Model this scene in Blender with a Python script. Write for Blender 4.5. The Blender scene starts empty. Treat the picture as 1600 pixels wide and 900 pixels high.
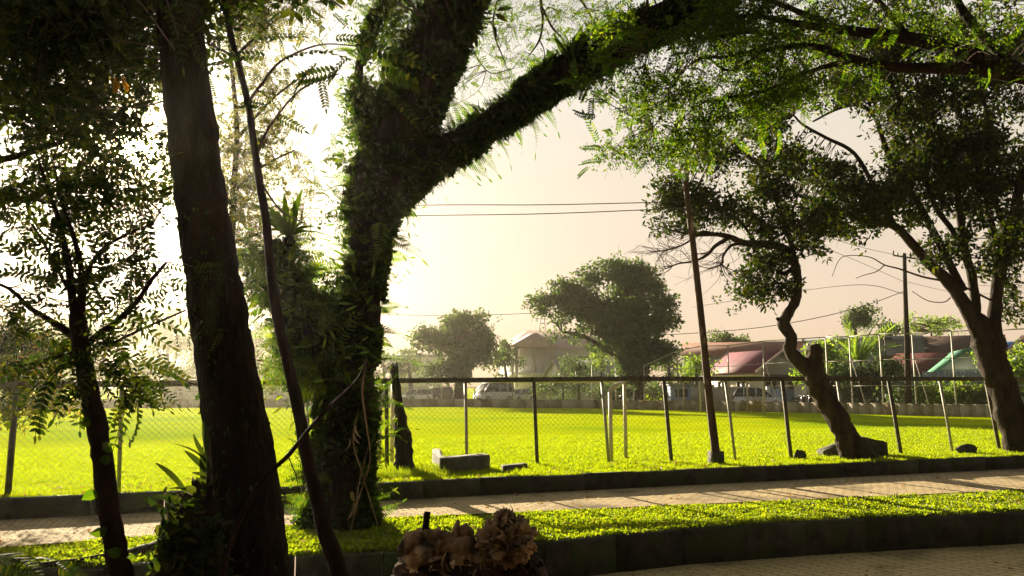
import bpy, math, random
import numpy as np
from mathutils import Vector, Matrix, noise as mn

rng = np.random.default_rng(7)
random.seed(7)
sc = bpy.context.scene
COL = sc.collection

# ------------------------------------------------------------------ camera
FPX = 1230.0                       # focal length in photo pixels (1600 wide)
EYE = 1.6
PITCH = math.atan(156 / FPX)
cam_d = bpy.data.cameras.new("camera")
cam_d.sensor_width = 36
cam_d.lens = 36 * FPX / 1600
cam_d.clip_start = 0.05
cam_d.clip_end = 6000
cam = bpy.data.objects.new("camera", cam_d)
COL.objects.link(cam)
cam.location = (0, 0, EYE)
cam.rotation_euler = (math.pi / 2 + PITCH, 0, 0)
sc.camera = cam
SP, CP = math.sin(PITCH), math.cos(PITCH)


def ray(x, y):
    u, v = (x - 800) / FPX, (450 - y) / FPX
    return np.array([u, CP - v * SP, SP + v * CP])


def at(x, y, Y):
    """world point seen at photo pixel (x, y) at distance Y ahead"""
    d = ray(x, y)
    p = d * (Y / d[1])
    p[2] += EYE
    return p


def gd(x, y, z=0.0):
    """world point seen at photo pixel (x, y) on the level z"""
    d = ray(x, y)
    p = d * ((z - EYE) / d[2])
    p[2] += EYE
    return p


def proj(P):
    """photo pixels of world points"""
    P = np.atleast_2d(P) - [0, 0, EYE]
    f_ = P[:, 1] * CP + P[:, 2] * SP
    u_ = -P[:, 1] * SP + P[:, 2] * CP
    return 800 + FPX * P[:, 0] / f_, 450 - FPX * u_ / f_


# ------------------------------------------------------------------ light
SUN = ray(207, 232)
SUN = SUN / np.linalg.norm(SUN)
SUN_EL = math.asin(SUN[2])
SUN_AZ = math.atan2(SUN[0], SUN[1])
world = bpy.data.worlds.new("World")
sc.world = world
world.use_nodes = True
nt = world.node_tree
nt.nodes.clear()
wo = nt.nodes.new("ShaderNodeOutputWorld")
bg = nt.nodes.new("ShaderNodeBackground")
sky = nt.nodes.new("ShaderNodeTexSky")
sky.sky_type = 'NISHITA'
sky.sun_disc = False
sky.sun_elevation = SUN_EL
sky.sun_rotation = SUN_AZ
sky.air_density = 1.0
sky.dust_density = 2.0
sky.ozone_density = 1.0
bg.inputs[1].default_value = 0.05
tint = nt.nodes.new("ShaderNodeMix"); tint.data_type = 'RGBA'; tint.blend_type = 'MULTIPLY'
tint.inputs[0].default_value = 1.0
tint.inputs[7].default_value = (.05, .05, .055, 1)
nt.links.new(sky.outputs[0], tint.inputs[6])
# bright aureole of hazy air round the low sun
tc = nt.nodes.new("ShaderNodeTexCoord")
dot = nt.nodes.new("ShaderNodeVectorMath"); dot.operation = 'DOT_PRODUCT'
dot.inputs[1].default_value = tuple(SUN)
nt.links.new(tc.outputs['Generated'], dot.inputs[0])
mx = nt.nodes.new("ShaderNodeMath"); mx.operation = 'MAXIMUM'; mx.inputs[1].default_value = 0
nt.links.new(dot.outputs['Value'], mx.inputs[0])


def lobe(power, col):
    pw = nt.nodes.new("ShaderNodeMath"); pw.operation = 'POWER'; pw.inputs[1].default_value = power
    nt.links.new(mx.outputs[0], pw.inputs[0])
    m = nt.nodes.new("ShaderNodeVectorMath"); m.operation = 'SCALE'
    m.inputs[0].default_value = col
    nt.links.new(pw.outputs[0], m.inputs['Scale'])
    return m.outputs[0]


def vadd(a, b):
    n = nt.nodes.new("ShaderNodeVectorMath"); n.operation = 'ADD'
    nt.links.new(a, n.inputs[0]); nt.links.new(b, n.inputs[1])
    return n.outputs[0]


# thick morning haze: pale and even toward the sun, warmer near the horizon, dimmer behind the camera
mr = nt.nodes.new("ShaderNodeMapRange"); mr.interpolation_type = 'SMOOTHSTEP'
mr.inputs[1].default_value = -0.45; mr.inputs[2].default_value = 0.42
mr.inputs[3].default_value = 0.17; mr.inputs[4].default_value = 1.0
nt.links.new(dot.outputs['Value'], mr.inputs[0])
sx = nt.nodes.new("ShaderNodeSeparateXYZ"); nt.links.new(tc.outputs['Generated'], sx.inputs[0])
rp = nt.nodes.new("ShaderNodeValToRGB")
e = rp.color_ramp.elements
e[0].position = 0.0; e[0].color = (.84, .59, .38, 1)
e[1].position = 1.0; e[1].color = (.22, .22, .22, 1)
for p_, c_ in ((.09, (.83, .64, .47)), (.25, (.84, .72, .56)), (.42, (.86, .81, .71)), (.6, (.5, .48, .4))):
    k = e.new(p_); k.color = (*c_, 1)
nt.links.new(sx.outputs[2], rp.inputs[0])
hz = nt.nodes.new("ShaderNodeVectorMath"); hz.operation = 'SCALE'
cn = nt.nodes.new("ShaderNodeTexNoise"); cn.inputs['Scale'].default_value = 2.2; cn.inputs['Detail'].default_value = 5
cm = nt.nodes.new("ShaderNodeMapping"); cm.inputs['Scale'].default_value = (1, 1, 3.5)
nt.links.new(tc.outputs['Generated'], cm.inputs[0]); nt.links.new(cm.outputs[0], cn.inputs['Vector'])
ca = nt.nodes.new("ShaderNodeMath"); ca.operation = 'MULTIPLY_ADD'; ca.inputs[1].default_value = .2; ca.inputs[2].default_value = .95
nt.links.new(cn.outputs[0], ca.inputs[0])
cs = nt.nodes.new("ShaderNodeVectorMath"); cs.operation = 'SCALE'
nt.links.new(rp.outputs[0], cs.inputs[0]); nt.links.new(ca.outputs[0], cs.inputs['Scale'])
nt.links.new(cs.outputs[0], hz.inputs[0]); nt.links.new(mr.outputs[0], hz.inputs['Scale'])
h6 = nt.nodes.new("ShaderNodeVectorMath"); h6.operation = 'SCALE'; h6.inputs['Scale'].default_value = 5.0
nt.links.new(hz.outputs[0], h6.inputs[0])
s = vadd(tint.outputs[2], h6.outputs[0])
s = vadd(s, lobe(30, (1.6, 1.8, 2.2)))
s = vadd(s, lobe(500, (16, 9, 2.5)))
s = vadd(s, lobe(3500, (500, 380, 190)))
nt.links.new(s, bg.inputs[0])
nt.links.new(bg.outputs[0], wo.inputs[0])

sun_d = bpy.data.lights.new("sun", 'SUN')
sun_d.energy = 5.0
sun_d.angle = math.radians(0.6)
sun_d.color = (1.0, 0.86, 0.62)
sun_o = bpy.data.objects.new("sun", sun_d)
COL.objects.link(sun_o)
sun_o.rotation_euler = Vector(SUN).to_track_quat('Z', 'Y').to_euler()
sun_o.location = (-20, 40, 20)

vs = sc.view_settings
vs.view_transform = 'Standard'
vs.look = 'None'
vs.exposure = 1.9
vs.gamma = 1.0
vs.use_curve_mapping = False
sc.cycles.use_denoising = True
sc.cycles.max_bounces = 8
sc.cycles.diffuse_bounces = 3
sc.cycles.transmission_bounces = 4
sc.cycles.transparent_max_bounces = 8
sc.cycles.volume_bounces = 0
sc.cycles.sample_clamp_indirect = 4.0
sc.cycles.caustics_reflective = False
sc.cycles.caustics_refractive = False

# ------------------------------------------------------------------ materials
MATS = {}


def mat(name, c1, c2=None, scale=4.0, rough=0.85, bump=0.0, bscale=None, detail=4, stretch=(1, 1, 1),
        spec=0.25, metal=0.0, lo=0.35, hi=0.65, island=0.0, c3=None, c3scale=30, c3lo=.6, c3hi=.7):
    if name in MATS:
        return MATS[name]
    m = bpy.data.materials.new(name); m.use_nodes = True
    t = m.node_tree; b = t.nodes["Principled BSDF"]
    b.inputs["Roughness"].default_value = rough
    b.inputs["Metallic"].default_value = metal
    b.inputs["Specular IOR Level"].default_value = spec
    c2 = c2 or tuple(x * 0.7 for x in c1)
    tcn = t.nodes.new("ShaderNodeTexCoord"); mp = t.nodes.new("ShaderNodeMapping")
    mp.inputs['Scale'].default_value = stretch
    t.links.new(tcn.outputs['Object'], mp.inputs[0])
    nz = t.nodes.new("ShaderNodeTexNoise"); nz.inputs['Scale'].default_value = scale; nz.inputs['Detail'].default_value = detail
    t.links.new(mp.outputs[0], nz.inputs['Vector'])
    rp = t.nodes.new("ShaderNodeValToRGB")
    rp.color_ramp.elements[0].position = lo; rp.color_ramp.elements[1].position = hi
    rp.color_ramp.elements[0].color = (*c1, 1); rp.color_ramp.elements[1].color = (*c2, 1)
    t.links.new(nz.outputs[0], rp.inputs[0])
    col = rp.outputs[0]
    if c3:
        n3 = t.nodes.new("ShaderNodeTexNoise"); n3.inputs['Scale'].default_value = c3scale; n3.inputs['Detail'].default_value = 5
        t.links.new(mp.outputs[0], n3.inputs['Vector'])
        r3 = t.nodes.new("ShaderNodeValToRGB"); r3.color_ramp.elements[0].position = c3lo; r3.color_ramp.elements[1].position = c3hi
        t.links.new(n3.outputs[0], r3.inputs[0])
        mm = t.nodes.new("ShaderNodeMix"); mm.data_type = 'RGBA'
        t.links.new(r3.outputs[0], mm.inputs[0]); t.links.new(col, mm.inputs[6]); mm.inputs[7].default_value = (*c3, 1)
        col = mm.outputs[2]
    if island:
        gi = t.nodes.new("ShaderNodeNewGeometry"); mi = t.nodes.new("ShaderNodeMapRange")
        mi.inputs[3].default_value = 1 - island; mi.inputs[4].default_value = 1 + island
        t.links.new(gi.outputs['Random Per Island'], mi.inputs[0])
        vi = t.nodes.new("ShaderNodeVectorMath"); vi.operation = 'SCALE'
        t.links.new(col, vi.inputs[0]); t.links.new(mi.outputs[0], vi.inputs['Scale']); col = vi.outputs[0]
    t.links.new(col, b.inputs['Base Color'])
    if bump:
        n2 = t.nodes.new("ShaderNodeTexNoise"); n2.inputs['Scale'].default_value = bscale or scale * 4; n2.inputs['Detail'].default_value = 6
        t.links.new(mp.outputs[0], n2.inputs['Vector'])
        bp = t.nodes.new("ShaderNodeBump"); bp.inputs['Strength'].default_value = 1.0; bp.inputs['Distance'].default_value = bump
        t.links.new(n2.outputs[0], bp.inputs['Height']); t.links.new(bp.outputs[0], b.inputs['Normal'])
    MATS[name] = m
    return m


def leafmat(name, cols, trans, tmix=0.5, rough=0.5, gloss=0.04):
    """foliage: diffuse + translucent, colour varies from leaf to leaf; cols / trans = lists of 3 colours"""
    if name in MATS:
        return MATS[name]
    m = bpy.data.materials.new(name); m.use_nodes = True
    t = m.node_tree; t.nodes.clear()
    out = t.nodes.new("ShaderNodeOutputMaterial")
    geo = t.nodes.new("ShaderNodeNewGeometry")

    def ramp(cs):
        r = t.nodes.new("ShaderNodeValToRGB")
        e = r.color_ramp.elements
        e[0].color = (*cs[0], 1); e[1].color = (*cs[-1], 1)
        if len(cs) > 2:
            k = e.new(0.5); k.color = (*cs[1], 1)
        if len(cs) > 3:
            k = e.new(0.93); k.color = (*cs[1], 1); e[0].position = 0; k2 = e.new(0.97); k2.color = (*cs[-1], 1)
        t.links.new(geo.outputs['Random Per Island'], r.inputs[0])
        return r.outputs[0]
    d = t.nodes.new("ShaderNodeBsdfDiffuse"); tr = t.nodes.new("ShaderNodeBsdfTranslucent")
    g = t.nodes.new("ShaderNodeBsdfGlossy"); g.inputs['Roughness'].default_value = rough
    t.links.new(ramp(cols), d.inputs[0]); t.links.new(ramp(trans), tr.inputs[0])
    m1 = t.nodes.new("ShaderNodeMixShader"); m1.inputs[0].default_value = tmix
    t.links.new(d.outputs[0], m1.inputs[1]); t.links.new(tr.outputs[0], m1.inputs[2])
    m2 = t.nodes.new("ShaderNodeMixShader"); m2.inputs[0].default_value = gloss
    t.links.new(m1.outputs[0], m2.inputs[1]); t.links.new(g.outputs[0], m2.inputs[2])
    t.links.new(m2.outputs[0], out.inputs[0])
    MATS[name] = m
    return m


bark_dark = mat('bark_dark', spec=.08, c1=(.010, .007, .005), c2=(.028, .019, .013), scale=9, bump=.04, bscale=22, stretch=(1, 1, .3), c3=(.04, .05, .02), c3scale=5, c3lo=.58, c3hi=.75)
bark_red = mat('bark_red', spec=.08, c1=(.014, .008, .007), c2=(.032, .018, .014), scale=14, bump=.012, bscale=30, stretch=(1, 1, .3))
bark_light = mat('bark_light', spec=.08, c1=(.022, .015, .010), c2=(.075, .053, .033), scale=7, bump=.07, bscale=16, stretch=(1, 1, .3), c3=(.04, .05, .02), c3scale=4)
bark_mid = mat('bark_mid', spec=.08, c1=(.018, .013, .009), c2=(.05, .035, .024), scale=8, bump=.03, bscale=14, stretch=(1, 1, .35))
twig_m = mat('twig', (.07, .045, .04), (.14, .09, .075), scale=12)
wood_dead = mat('wood_dead', (.55, .37, .2), (.2, .11, .06), scale=9, bump=.02, bscale=25, stretch=(1, 1, .3), c3=(.03, .018, .012), c3scale=7, c3lo=.5, c3hi=.66)
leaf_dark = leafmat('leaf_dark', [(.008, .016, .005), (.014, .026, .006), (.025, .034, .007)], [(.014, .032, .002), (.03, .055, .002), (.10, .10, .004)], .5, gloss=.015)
leaf_green = leafmat('leaf_green', [(.012, .032, .004), (.02, .045, .005), (.04, .06, .007)], [(.04, .10, .002), (.08, .16, .003), (.22, .27, .006)], .6, gloss=.015)
leaf_yellow = leafmat('leaf_yellow', [(.05, .09, .01), (.11, .12, .012), (.17, .09, .012)], [(.16, .26, .006), (.34, .32, .008), (.46, .2, .01)], .6)
leaf_olive = leafmat('leaf_olive', [(.03, .05, .01), (.06, .07, .012), (.1, .08, .015)], [(.05, .09, .004), (.11, .14, .005), (.3, .24, .008)], .55, gloss=.02)
leaf_fern = leafmat('leaf_fern', [(.012, .032, .005), (.02, .045, .006), (.04, .06, .008)], [(.05, .13, .004), (.1, .2, .006), (.22, .27, .01)], .5, gloss=.02)
leaf_vine = leafmat('leaf_vine', [(.006, .018, .004), (.011, .028, .005), (.022, .035, .006)], [(.02, .06, .003), (.04, .09, .004), (.11, .15, .006)], .4, gloss=.02)
leaf_dry = leafmat('leaf_dry', [(.3, .2, .08), (.4, .3, .14), (.25, .1, .04)], [(.4, .25, .06), (.5, .36, .12), (.45, .15, .04)], .3)
leaf_far = leafmat('leaf_far', [(.022, .045, .018), (.035, .065, .024), (.05, .08, .028)], [(.08, .16, .03), (.12, .2, .03), (.2, .24, .05)], .4)
leaf_bush = leafmat('leaf_bush', [(.06, .12, .02), (.09, .16, .025), (.14, .2, .03)], [(.2, .36, .02), (.3, .45, .03), (.42, .5, .03)], .5)
grass_m = leafmat('grass_blade', [(.12, .19, .003), (.2, .28, .003), (.26, .31, .003)], [(.28, .38, .003), (.38, .48, .003), (.46, .5, .003)], .6, gloss=.02)
clover_m = leafmat('ground_cover', [(.05, .09, .005), (.11, .16, .006), (.18, .21, .007)], [(.18, .28, .005), (.32, .42, .006), (.5, .54, .008)], .55, gloss=.03)
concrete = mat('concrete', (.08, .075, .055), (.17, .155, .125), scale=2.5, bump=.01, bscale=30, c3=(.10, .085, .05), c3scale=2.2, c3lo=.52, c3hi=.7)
kerb_m = mat('kerb_stone', island=.4, c1=(.03, .027, .019), c2=(.085, .075, .052), scale=5, bump=.015, bscale=22, c3=(.05, .07, .02), c3scale=3, c3lo=.48, c3hi=.62)
block_m = mat('mossy_block', (.05, .045, .033), (.11, .1, .075), scale=6, bump=.02, bscale=20, c3=(.05, .07, .02), c3scale=5, c3lo=.48, c3hi=.62)
steel = mat('galvanised_steel', (.30, .28, .24), (.42, .39, .33), scale=12, rough=.55, metal=.3)
steel_dark = mat('weathered_steel', (.07, .06, .05), (.14, .12, .09), scale=10, rough=.7, metal=.2)
white_pipe = mat('white_painted_pipe', (.62, .56, .44), (.5, .42, .3), scale=10, rough=.5)
rust = mat('rusty_pole', (.05, .022, .015), (.10, .06, .04), scale=5, rough=.8, stretch=(1, 1, .3), c3=(.4, .3, .22), c3scale=4, c3lo=.6, c3hi=.7)
soil = mat('soil', (.05, .038, .024), (.09, .07, .04), scale=5, bump=.03, bscale=12)
rubber = mat('tyre_rubber', (.02, .02, .02), (.03, .03, .03), rough=.9)
wire_m = mat('cable', (.05, .05, .055), (.08, .08, .08))


# ------------------------------------------------------------------ mesh helpers
ORG = {}


def link(me, name, m, parent=None, loc=None, smooth=False):
    o = bpy.data.objects.new(name, me)
    COL.objects.link(o)
    if m is not None:
        me.materials.append(m)
    if smooth:
        me.polygons.foreach_set('use_smooth', [True] * len(me.polygons))
    if parent is not None:
        o.parent = parent
    elif loc is not None:
        o.location = tuple(loc)
    return o


class MB:
    def __init__(self):
        self.V, self.F, self.n = [], [], 0

    def add(self, V, F):
        V = np.asarray(V, float)
        self.V.append(V)
        for blk in (F if isinstance(F, list) and len(F) and isinstance(F[0], np.ndarray) else [np.asarray(F)]):
            self.F.append(np.asarray(blk) + self.n)
        self.n += len(V)

    def box(self, c, s, rz=0.0, R=None, taper=1.0):
        h = np.array(s) / 2
        V = np.array([[x, y, z] for z in (-1, 1) for y in (-1, 1) for x in (-1, 1)], float)
        V[V[:, 2] > 0, :2] *= taper
        V = V * h
        if R is None:
            R = rotz(rz)
        V = V @ np.asarray(R).T + np.array(c)
        self.add(V, [[0, 2, 3, 1], [4, 5, 7, 6], [0, 1, 5, 4], [2, 6, 7, 3], [0, 4, 6, 2], [1, 3, 7, 5]])

    def bar(self, a, b, w, h=None):
        a = np.asarray(a, float); b = np.asarray(b, float)
        d = b - a; L = np.linalg.norm(d); d = d / L
        up = np.array([0, 0, 1.]) if abs(d[2]) < .95 else np.array([0, 1., 0])
        s_ = np.cross(d, up); s_ /= np.linalg.norm(s_); u = np.cross(s_, d)
        R = np.stack([s_, d, u], 1)
        self.box((a + b) / 2, (w, L, h or w), R=R)

    def tube(self, P, r, n=8, nz=0.0, nfreq=3.0, cap=True, seed=0.0):
        P = np.asarray(P, float); r = np.asarray(r, float) * np.ones(len(P))
        T = np.gradient(P, axis=0); T /= np.linalg.norm(T, axis=1)[:, None] + 1e-9
        ref = np.array([1., .13, 0]) if abs(T[0][0]) < .8 else np.array([0, 1., .1])
        rings = []
        u = np.cross(T[0], ref); u /= np.linalg.norm(u)
        ang = np.arange(n) / n * 2 * math.pi
        for i in range(len(P)):
            u = u - T[i] * np.dot(u, T[i]); u /= np.linalg.norm(u) + 1e-9
            v = np.cross(T[i], u)
            rr = np.full(n, r[i])
            if nz:
                for k in range(n):
                    q = P[i] + r[i] * (math.cos(ang[k]) * u + math.sin(ang[k]) * v)
                    rr[k] *= 1 + nz * (mn.noise(Vector(q * nfreq) + Vector((seed, 0, 0))) + .6 * mn.noise(Vector(q * nfreq * 3.1) + Vector((seed, 3, 0))))
            rings.append(P[i] + np.outer(rr * np.cos(ang), u) + np.outer(rr * np.sin(ang), v))
        V = np.concatenate(rings)
        F = []
        for i in range(len(P) - 1):
            a = i * n; b = a + n
            k = np.arange(n); k2 = (k + 1) % n
            F.append(np.stack([a + k, a + k2, b + k2, b + k], 1))
        F = np.concatenate(F)
        if cap:
            m_ = len(V)
            V = np.concatenate([V, P[:1], P[-1:]])
            k = np.arange(n); k2 = (k + 1) % n
            c1 = np.stack([np.full(n, m_), k2, k], 1)
            e = (len(P) - 1) * n
            c2 = np.stack([np.full(n, m_ + 1), e + k, e + k2], 1)
            self.add(V, [F, np.concatenate([c1, c2])])
        else:
            self.add(V, F)

    def blob(self, c, r, nz=.3, freq=2.0, nu=16, nv=10, seed=0.0, ridged=False):
        c = np.asarray(c, float); r = np.asarray(r, float) * np.ones(3)
        V = []
        for j in range(nv + 1):
            th = math.pi * j / nv
            for i in range(nu):
                ph = 2 * math.pi * i / nu
                d = np.array([math.sin(th) * math.cos(ph), math.sin(th) * math.sin(ph), math.cos(th)])
                q = Vector(d * freq) + Vector((seed, seed * 2, 0))
                k = mn.noise(q) + .5 * mn.noise(q * 2.3)
                if ridged:
                    k = .5 - abs(k) * 2.2 + .5 * mn.noise(q * 5)
                V.append(c + d * r * (1 + nz * k))
        F = [[j * nu + i, (j + 1) * nu + i, (j + 1) * nu + (i + 1) % nu, j * nu + (i + 1) % nu] for j in range(nv) for i in range(nu)]
        self.add(V, F)

    def prism(self, poly, y0, y1):
        """polygon in local xz extruded along y"""
        n = len(poly)
        V = [[p[0], y0, p[1]] for p in poly] + [[p[0], y1, p[1]] for p in poly]
        self.add(V, np.array([[i, (i + 1) % n, n + (i + 1) % n, n + i] for i in range(n)]))
        self.F.append(np.array([list(range(n))[::-1]]) + self.n - 2 * n)
        self.F.append(np.array([list(range(n, 2 * n))]) + self.n - 2 * n)

    def build(self, name, m, parent=None, loc=None, smooth=False, local=False):
        V = np.concatenate(self.V)
        if not local:
            if parent is not None:
                V = V - ORG.get(parent.name, np.zeros(3))
            elif loc is not None:
                V = V - np.asarray(loc, float)
        me = bpy.data.meshes.new(name)
        counts = np.concatenate([np.full(len(f), f.shape[1]) for f in self.F])
        loops = np.concatenate([f.ravel() for f in self.F]).astype(np.int32)
        me.vertices.add(len(V)); me.vertices.foreach_set('co', V.ravel())
        me.loops.add(len(loops)); me.loops.foreach_set('vertex_index', loops)
        me.polygons.add(len(counts))
        starts = np.concatenate([[0], np.cumsum(counts)[:-1]]).astype(np.int32)
        me.polygons.foreach_set('loop_start', starts)
        try:
            me.polygons.foreach_set('loop_total', counts.astype(np.int32))
        except Exception:
            pass
        me.update(calc_edges=True); me.validate()
        o = link(me, name, m, parent, loc, smooth)
        ORG[o.name] = ORG.get(parent.name, np.zeros(3)) if parent is not None else (np.asarray(loc, float) if loc is not None else np.zeros(3))
        return o


def rotz(a):
    c, s_ = math.cos(a), math.sin(a)
    return np.array([[c, -s_, 0], [s_, c, 0], [0, 0, 1.]])


def tag(o, label=None, cat=None, group=None, kind=None):
    if label: o['label'] = label
    if cat: o['category'] = cat
    if group: o['group'] = group
    if kind: o['kind'] = kind
    return o


def thing(name, loc, label, cat, group=None, rz=0.0):
    o = bpy.data.objects.new(name, None)
    COL.objects.link(o)
    o.location = tuple(loc); o.rotation_euler = (0, 0, rz)
    o.empty_display_size = .2
    ORG[o.name] = np.asarray(loc, float)
    return tag(o, label, cat, group)


def copy_tree(o, parent=None):
    c = o.copy(); COL.objects.link(c)
    if parent is not None:
        c.parent = parent
    for ch in list(o.children):
        copy_tree(ch, c)
    return c


def spline(P, k=5):
    """Catmull-Rom through rows of P (any columns)"""
    P = np.asarray(P, float)
    if len(P) < 3:
        t = np.linspace(0, 1, k + 1)[:, None]
        return P[0] * (1 - t) + P[-1] * t
    Q = np.vstack([2 * P[0] - P[1], P, 2 * P[-1] - P[-2]])
    out = []
    for i in range(1, len(Q) - 2):
        for t in np.arange(k) / k:
            a, b, c, d = Q[i - 1], Q[i], Q[i + 1], Q[i + 2]
            out.append(.5 * (2 * b + (c - a) * t + (2 * a - 5 * b + 4 * c - d) * t * t + (3 * b - a - 3 * c + d) * t ** 3))
    out.append(P[-1])
    return np.array(out)


def pxline(pts, Y=None, k=5):
    """pts (x, y, radius_px[, Y]) -> world points, radii"""
    P = []
    for p in pts:
        yy = p[3] if len(p) > 3 else Y
        w = at(p[0], p[1], yy)
        P.append([*w, p[2] * yy / FPX])
    S = spline(P, k)
    return S[:, :3], np.maximum(S[:, 3], .002)


# ------------------------------------------------------------------ foliage templates (grow along +Z)
def basis(D, roll=None):
    D = D / (np.linalg.norm(D, axis=1)[:, None] + 1e-9)
    A = rng.normal(size=D.shape)
    X = np.cross(A, D); X /= np.linalg.norm(X, axis=1)[:, None] + 1e-9
    Yv = np.cross(D, X)
    return np.stack([X, Yv, D], 2)          # columns


def kite(L, W, fold=.25, wmax=.45):
    return np.array([[0, 0, 0], [W / 2, -fold * W, L * wmax], [0, 0, L], [-W / 2, -fold * W, L * wmax]]), np.array([[0, 1, 2, 3]])


def leafq(L, W, fold=.22):
    """two folded halves, six outline points, quads only"""
    f = fold * W
    V = np.array([[0, 0, 0], [W * .45, f * .8, L * .3], [W * .38, f * .7, L * .68], [0, 0, L], [-W * .38, f * .7, L * .68], [-W * .45, f * .8, L * .3]])
    return V, np.array([[0, 1, 2, 3], [0, 3, 4, 5]])


def join(parts):
    V, F, n = [], [], 0
    for v, f in parts:
        V.append(v); F.append(f + n); n += len(v)
    return np.concatenate(V), np.concatenate(F)


def turned(t, R, p):
    return t[0] @ np.asarray(R).T + np.asarray(p), t[1]


def rot_to(d, up=None):
    """matrix whose columns are x, y, z=d; y roughly along up"""
    d = np.asarray(d, float); d = d / np.linalg.norm(d)
    up = np.asarray(up if up is not None else rng.normal(size=3), float)
    x = np.cross(up, d); x /= np.linalg.norm(x) + 1e-9
    return np.stack([x, np.cross(d, x), d], 1)


def sprig(n=8, L=.10, W=.045, size=.14, droop=.3, lf=None):
    lf = lf or kite
    parts = []
    for i in range(n):
        a = i * 2.4; r = rng.uniform(.5, 1)
        d = np.array([math.cos(a), math.sin(a), rng.uniform(-.5, .8)])
        p = np.array([d[0] * .25 * size, d[1] * .25 * size, size * (i / n - .5)]) + rng.normal(size=3) * size * .15
        d2 = d + np.array([0, 0, -droop])
        parts.append(turned(lf(L * rng.uniform(.75, 1.2), W * rng.uniform(.8, 1.2)), rot_to(d2), p))
    return join(parts)


def pinnate(L=.35, n=9, lf=.06, w=.022, droop=.5, taper=False, stem=.0025, termL=True, ang=1.05):
    """flat compound leaf: rachis along +Z in the xz-plane, drooping toward -Y"""
    parts = []
    zs = np.linspace(0, 1, n + 2)
    pt = lambda t: np.array([0, -droop * L * t * t, L * t * (1 - .15 * droop * t)])
    for i in range(n + 1):
        a, b = pt(zs[i]), pt(zs[i + 1])
        V = np.array([a + [stem, 0, 0], a - [stem, 0, 0], b - [stem * .7, 0, 0], b + [stem * .7, 0, 0]])
        parts.append((V, np.array([[0, 1, 2, 3]])))
    for i in range(1, n + 1):
        t = zs[i] if i > 1 or n > 20 else zs[i]
        c = pt(t)
        k = (math.sin(math.pi * min(1, .18 + .82 * (1 - t))) ** .6 if taper else 1.0 - .25 * abs(2 * t - 1))
        if taper:
            k = max(.12, (1 - t) ** .75 * min(1, .55 + t * 4))
        for s_ in (-1, 1):
            d = np.array([s_ * math.sin(ang), -.18 + rng.uniform(-.12, .12), math.cos(ang)])
            parts.append(turned(leafq(lf * k, w * (k if taper else 1), .08), rot_to(d, (0, 1, 0)), c))
    if termL:
        parts.append(turned(leafq(lf, w, .08), rot_to(pt(1) - pt(.9), (0, 1, 0)), pt(1)))
    return join(parts)


def strap(L=.5, W=.07, arch=.6, n=7):
    """long undivided leaf (bird's nest fern): strip along +Z bending to -Y"""
    V = []
    for i in range(n + 1):
        t = i / n
        w = W * (math.sin(math.pi * min(.97, .12 + .85 * t)) ** .7)
        c = np.array([0, -arch * L * t * t, L * (t - .25 * arch * t * t)])
        V += [c + [w / 2, .15 * w, 0], c, c + [-w / 2, .15 * w, 0]]
    F = []
    for i in range(n):
        a = 3 * i
        F += [[a, a + 1, a + 4, a + 3], [a + 1, a + 2, a + 5, a + 4]]
    return np.array(V), np.array(F)


def stamp(mb, temps, P, D, S, R=None):
    """copies of the templates at P, growing along D, scaled by S, in one mesh"""
    P = np.asarray(P, float); N = len(P)
    if N == 0: return
    if R is None: R = basis(np.asarray(D, float))
    S = np.asarray(S, float) * np.ones(N)
    which = rng.integers(0, len(temps), N)
    for k, (tv, tf) in enumerate(temps):
        ix = np.where(which == k)[0]
        if len(ix) == 0: continue
        V = np.einsum('nij,mj->nmi', R[ix], tv) * S[ix, None, None] + P[ix, None, :]
        F = tf[None] + (np.arange(len(ix)) * len(tv))[:, None, None]
        mb.add(V.reshape(-1, 3), F.reshape(-1, tf.shape[1]))


def basis_up(D, up=(0, -.7, .5)):
    """like basis, but the template's +Y side faces up, so leaves droop down"""
    D = np.asarray(D, float); D = D / (np.linalg.norm(D, axis=1)[:, None] + 1e-9)
    U = np.broadcast_to(np.asarray(up, float), D.shape) + rng.normal(size=D.shape) * .5
    X = np.cross(U, D); X /= np.linalg.norm(X, axis=1)[:, None] + 1e-9
    return np.stack([X, np.cross(D, X), D], 2)


SPRIG = [sprig() for _ in range(5)]
SPRIG_L = [sprig(7, .13, .055, .2, lf=leafq) for _ in range(4)]
SPRIG_F = [sprig(11, .05, .026, .13) for _ in range(5)]
SPRIG_FAR = [sprig(7, .42, .26, .55) for _ in range(4)]
PINN = [pinnate(.34, 9, .062, .026, d) for d in (.3, .55, .8)]
PINN_F = [pinnate(.30, 10, .06, .024, d, stem=.002) for d in (.2, .45, .7)]
FERN = [pinnate(.5, 14, .17, .038, d, taper=True, ang=1.15) for d in (.4, .7, .95)]
FERN_S = [pinnate(.26, 8, .09, .026, d, taper=True, ang=1.1) for d in (.4, .8, 1.1)]


def tubes_of(limbs, k=5):
    return [pxline(l[0] if isinstance(l, tuple) else l, l[1] if isinstance(l, tuple) else None, k) for l in limbs]


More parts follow.
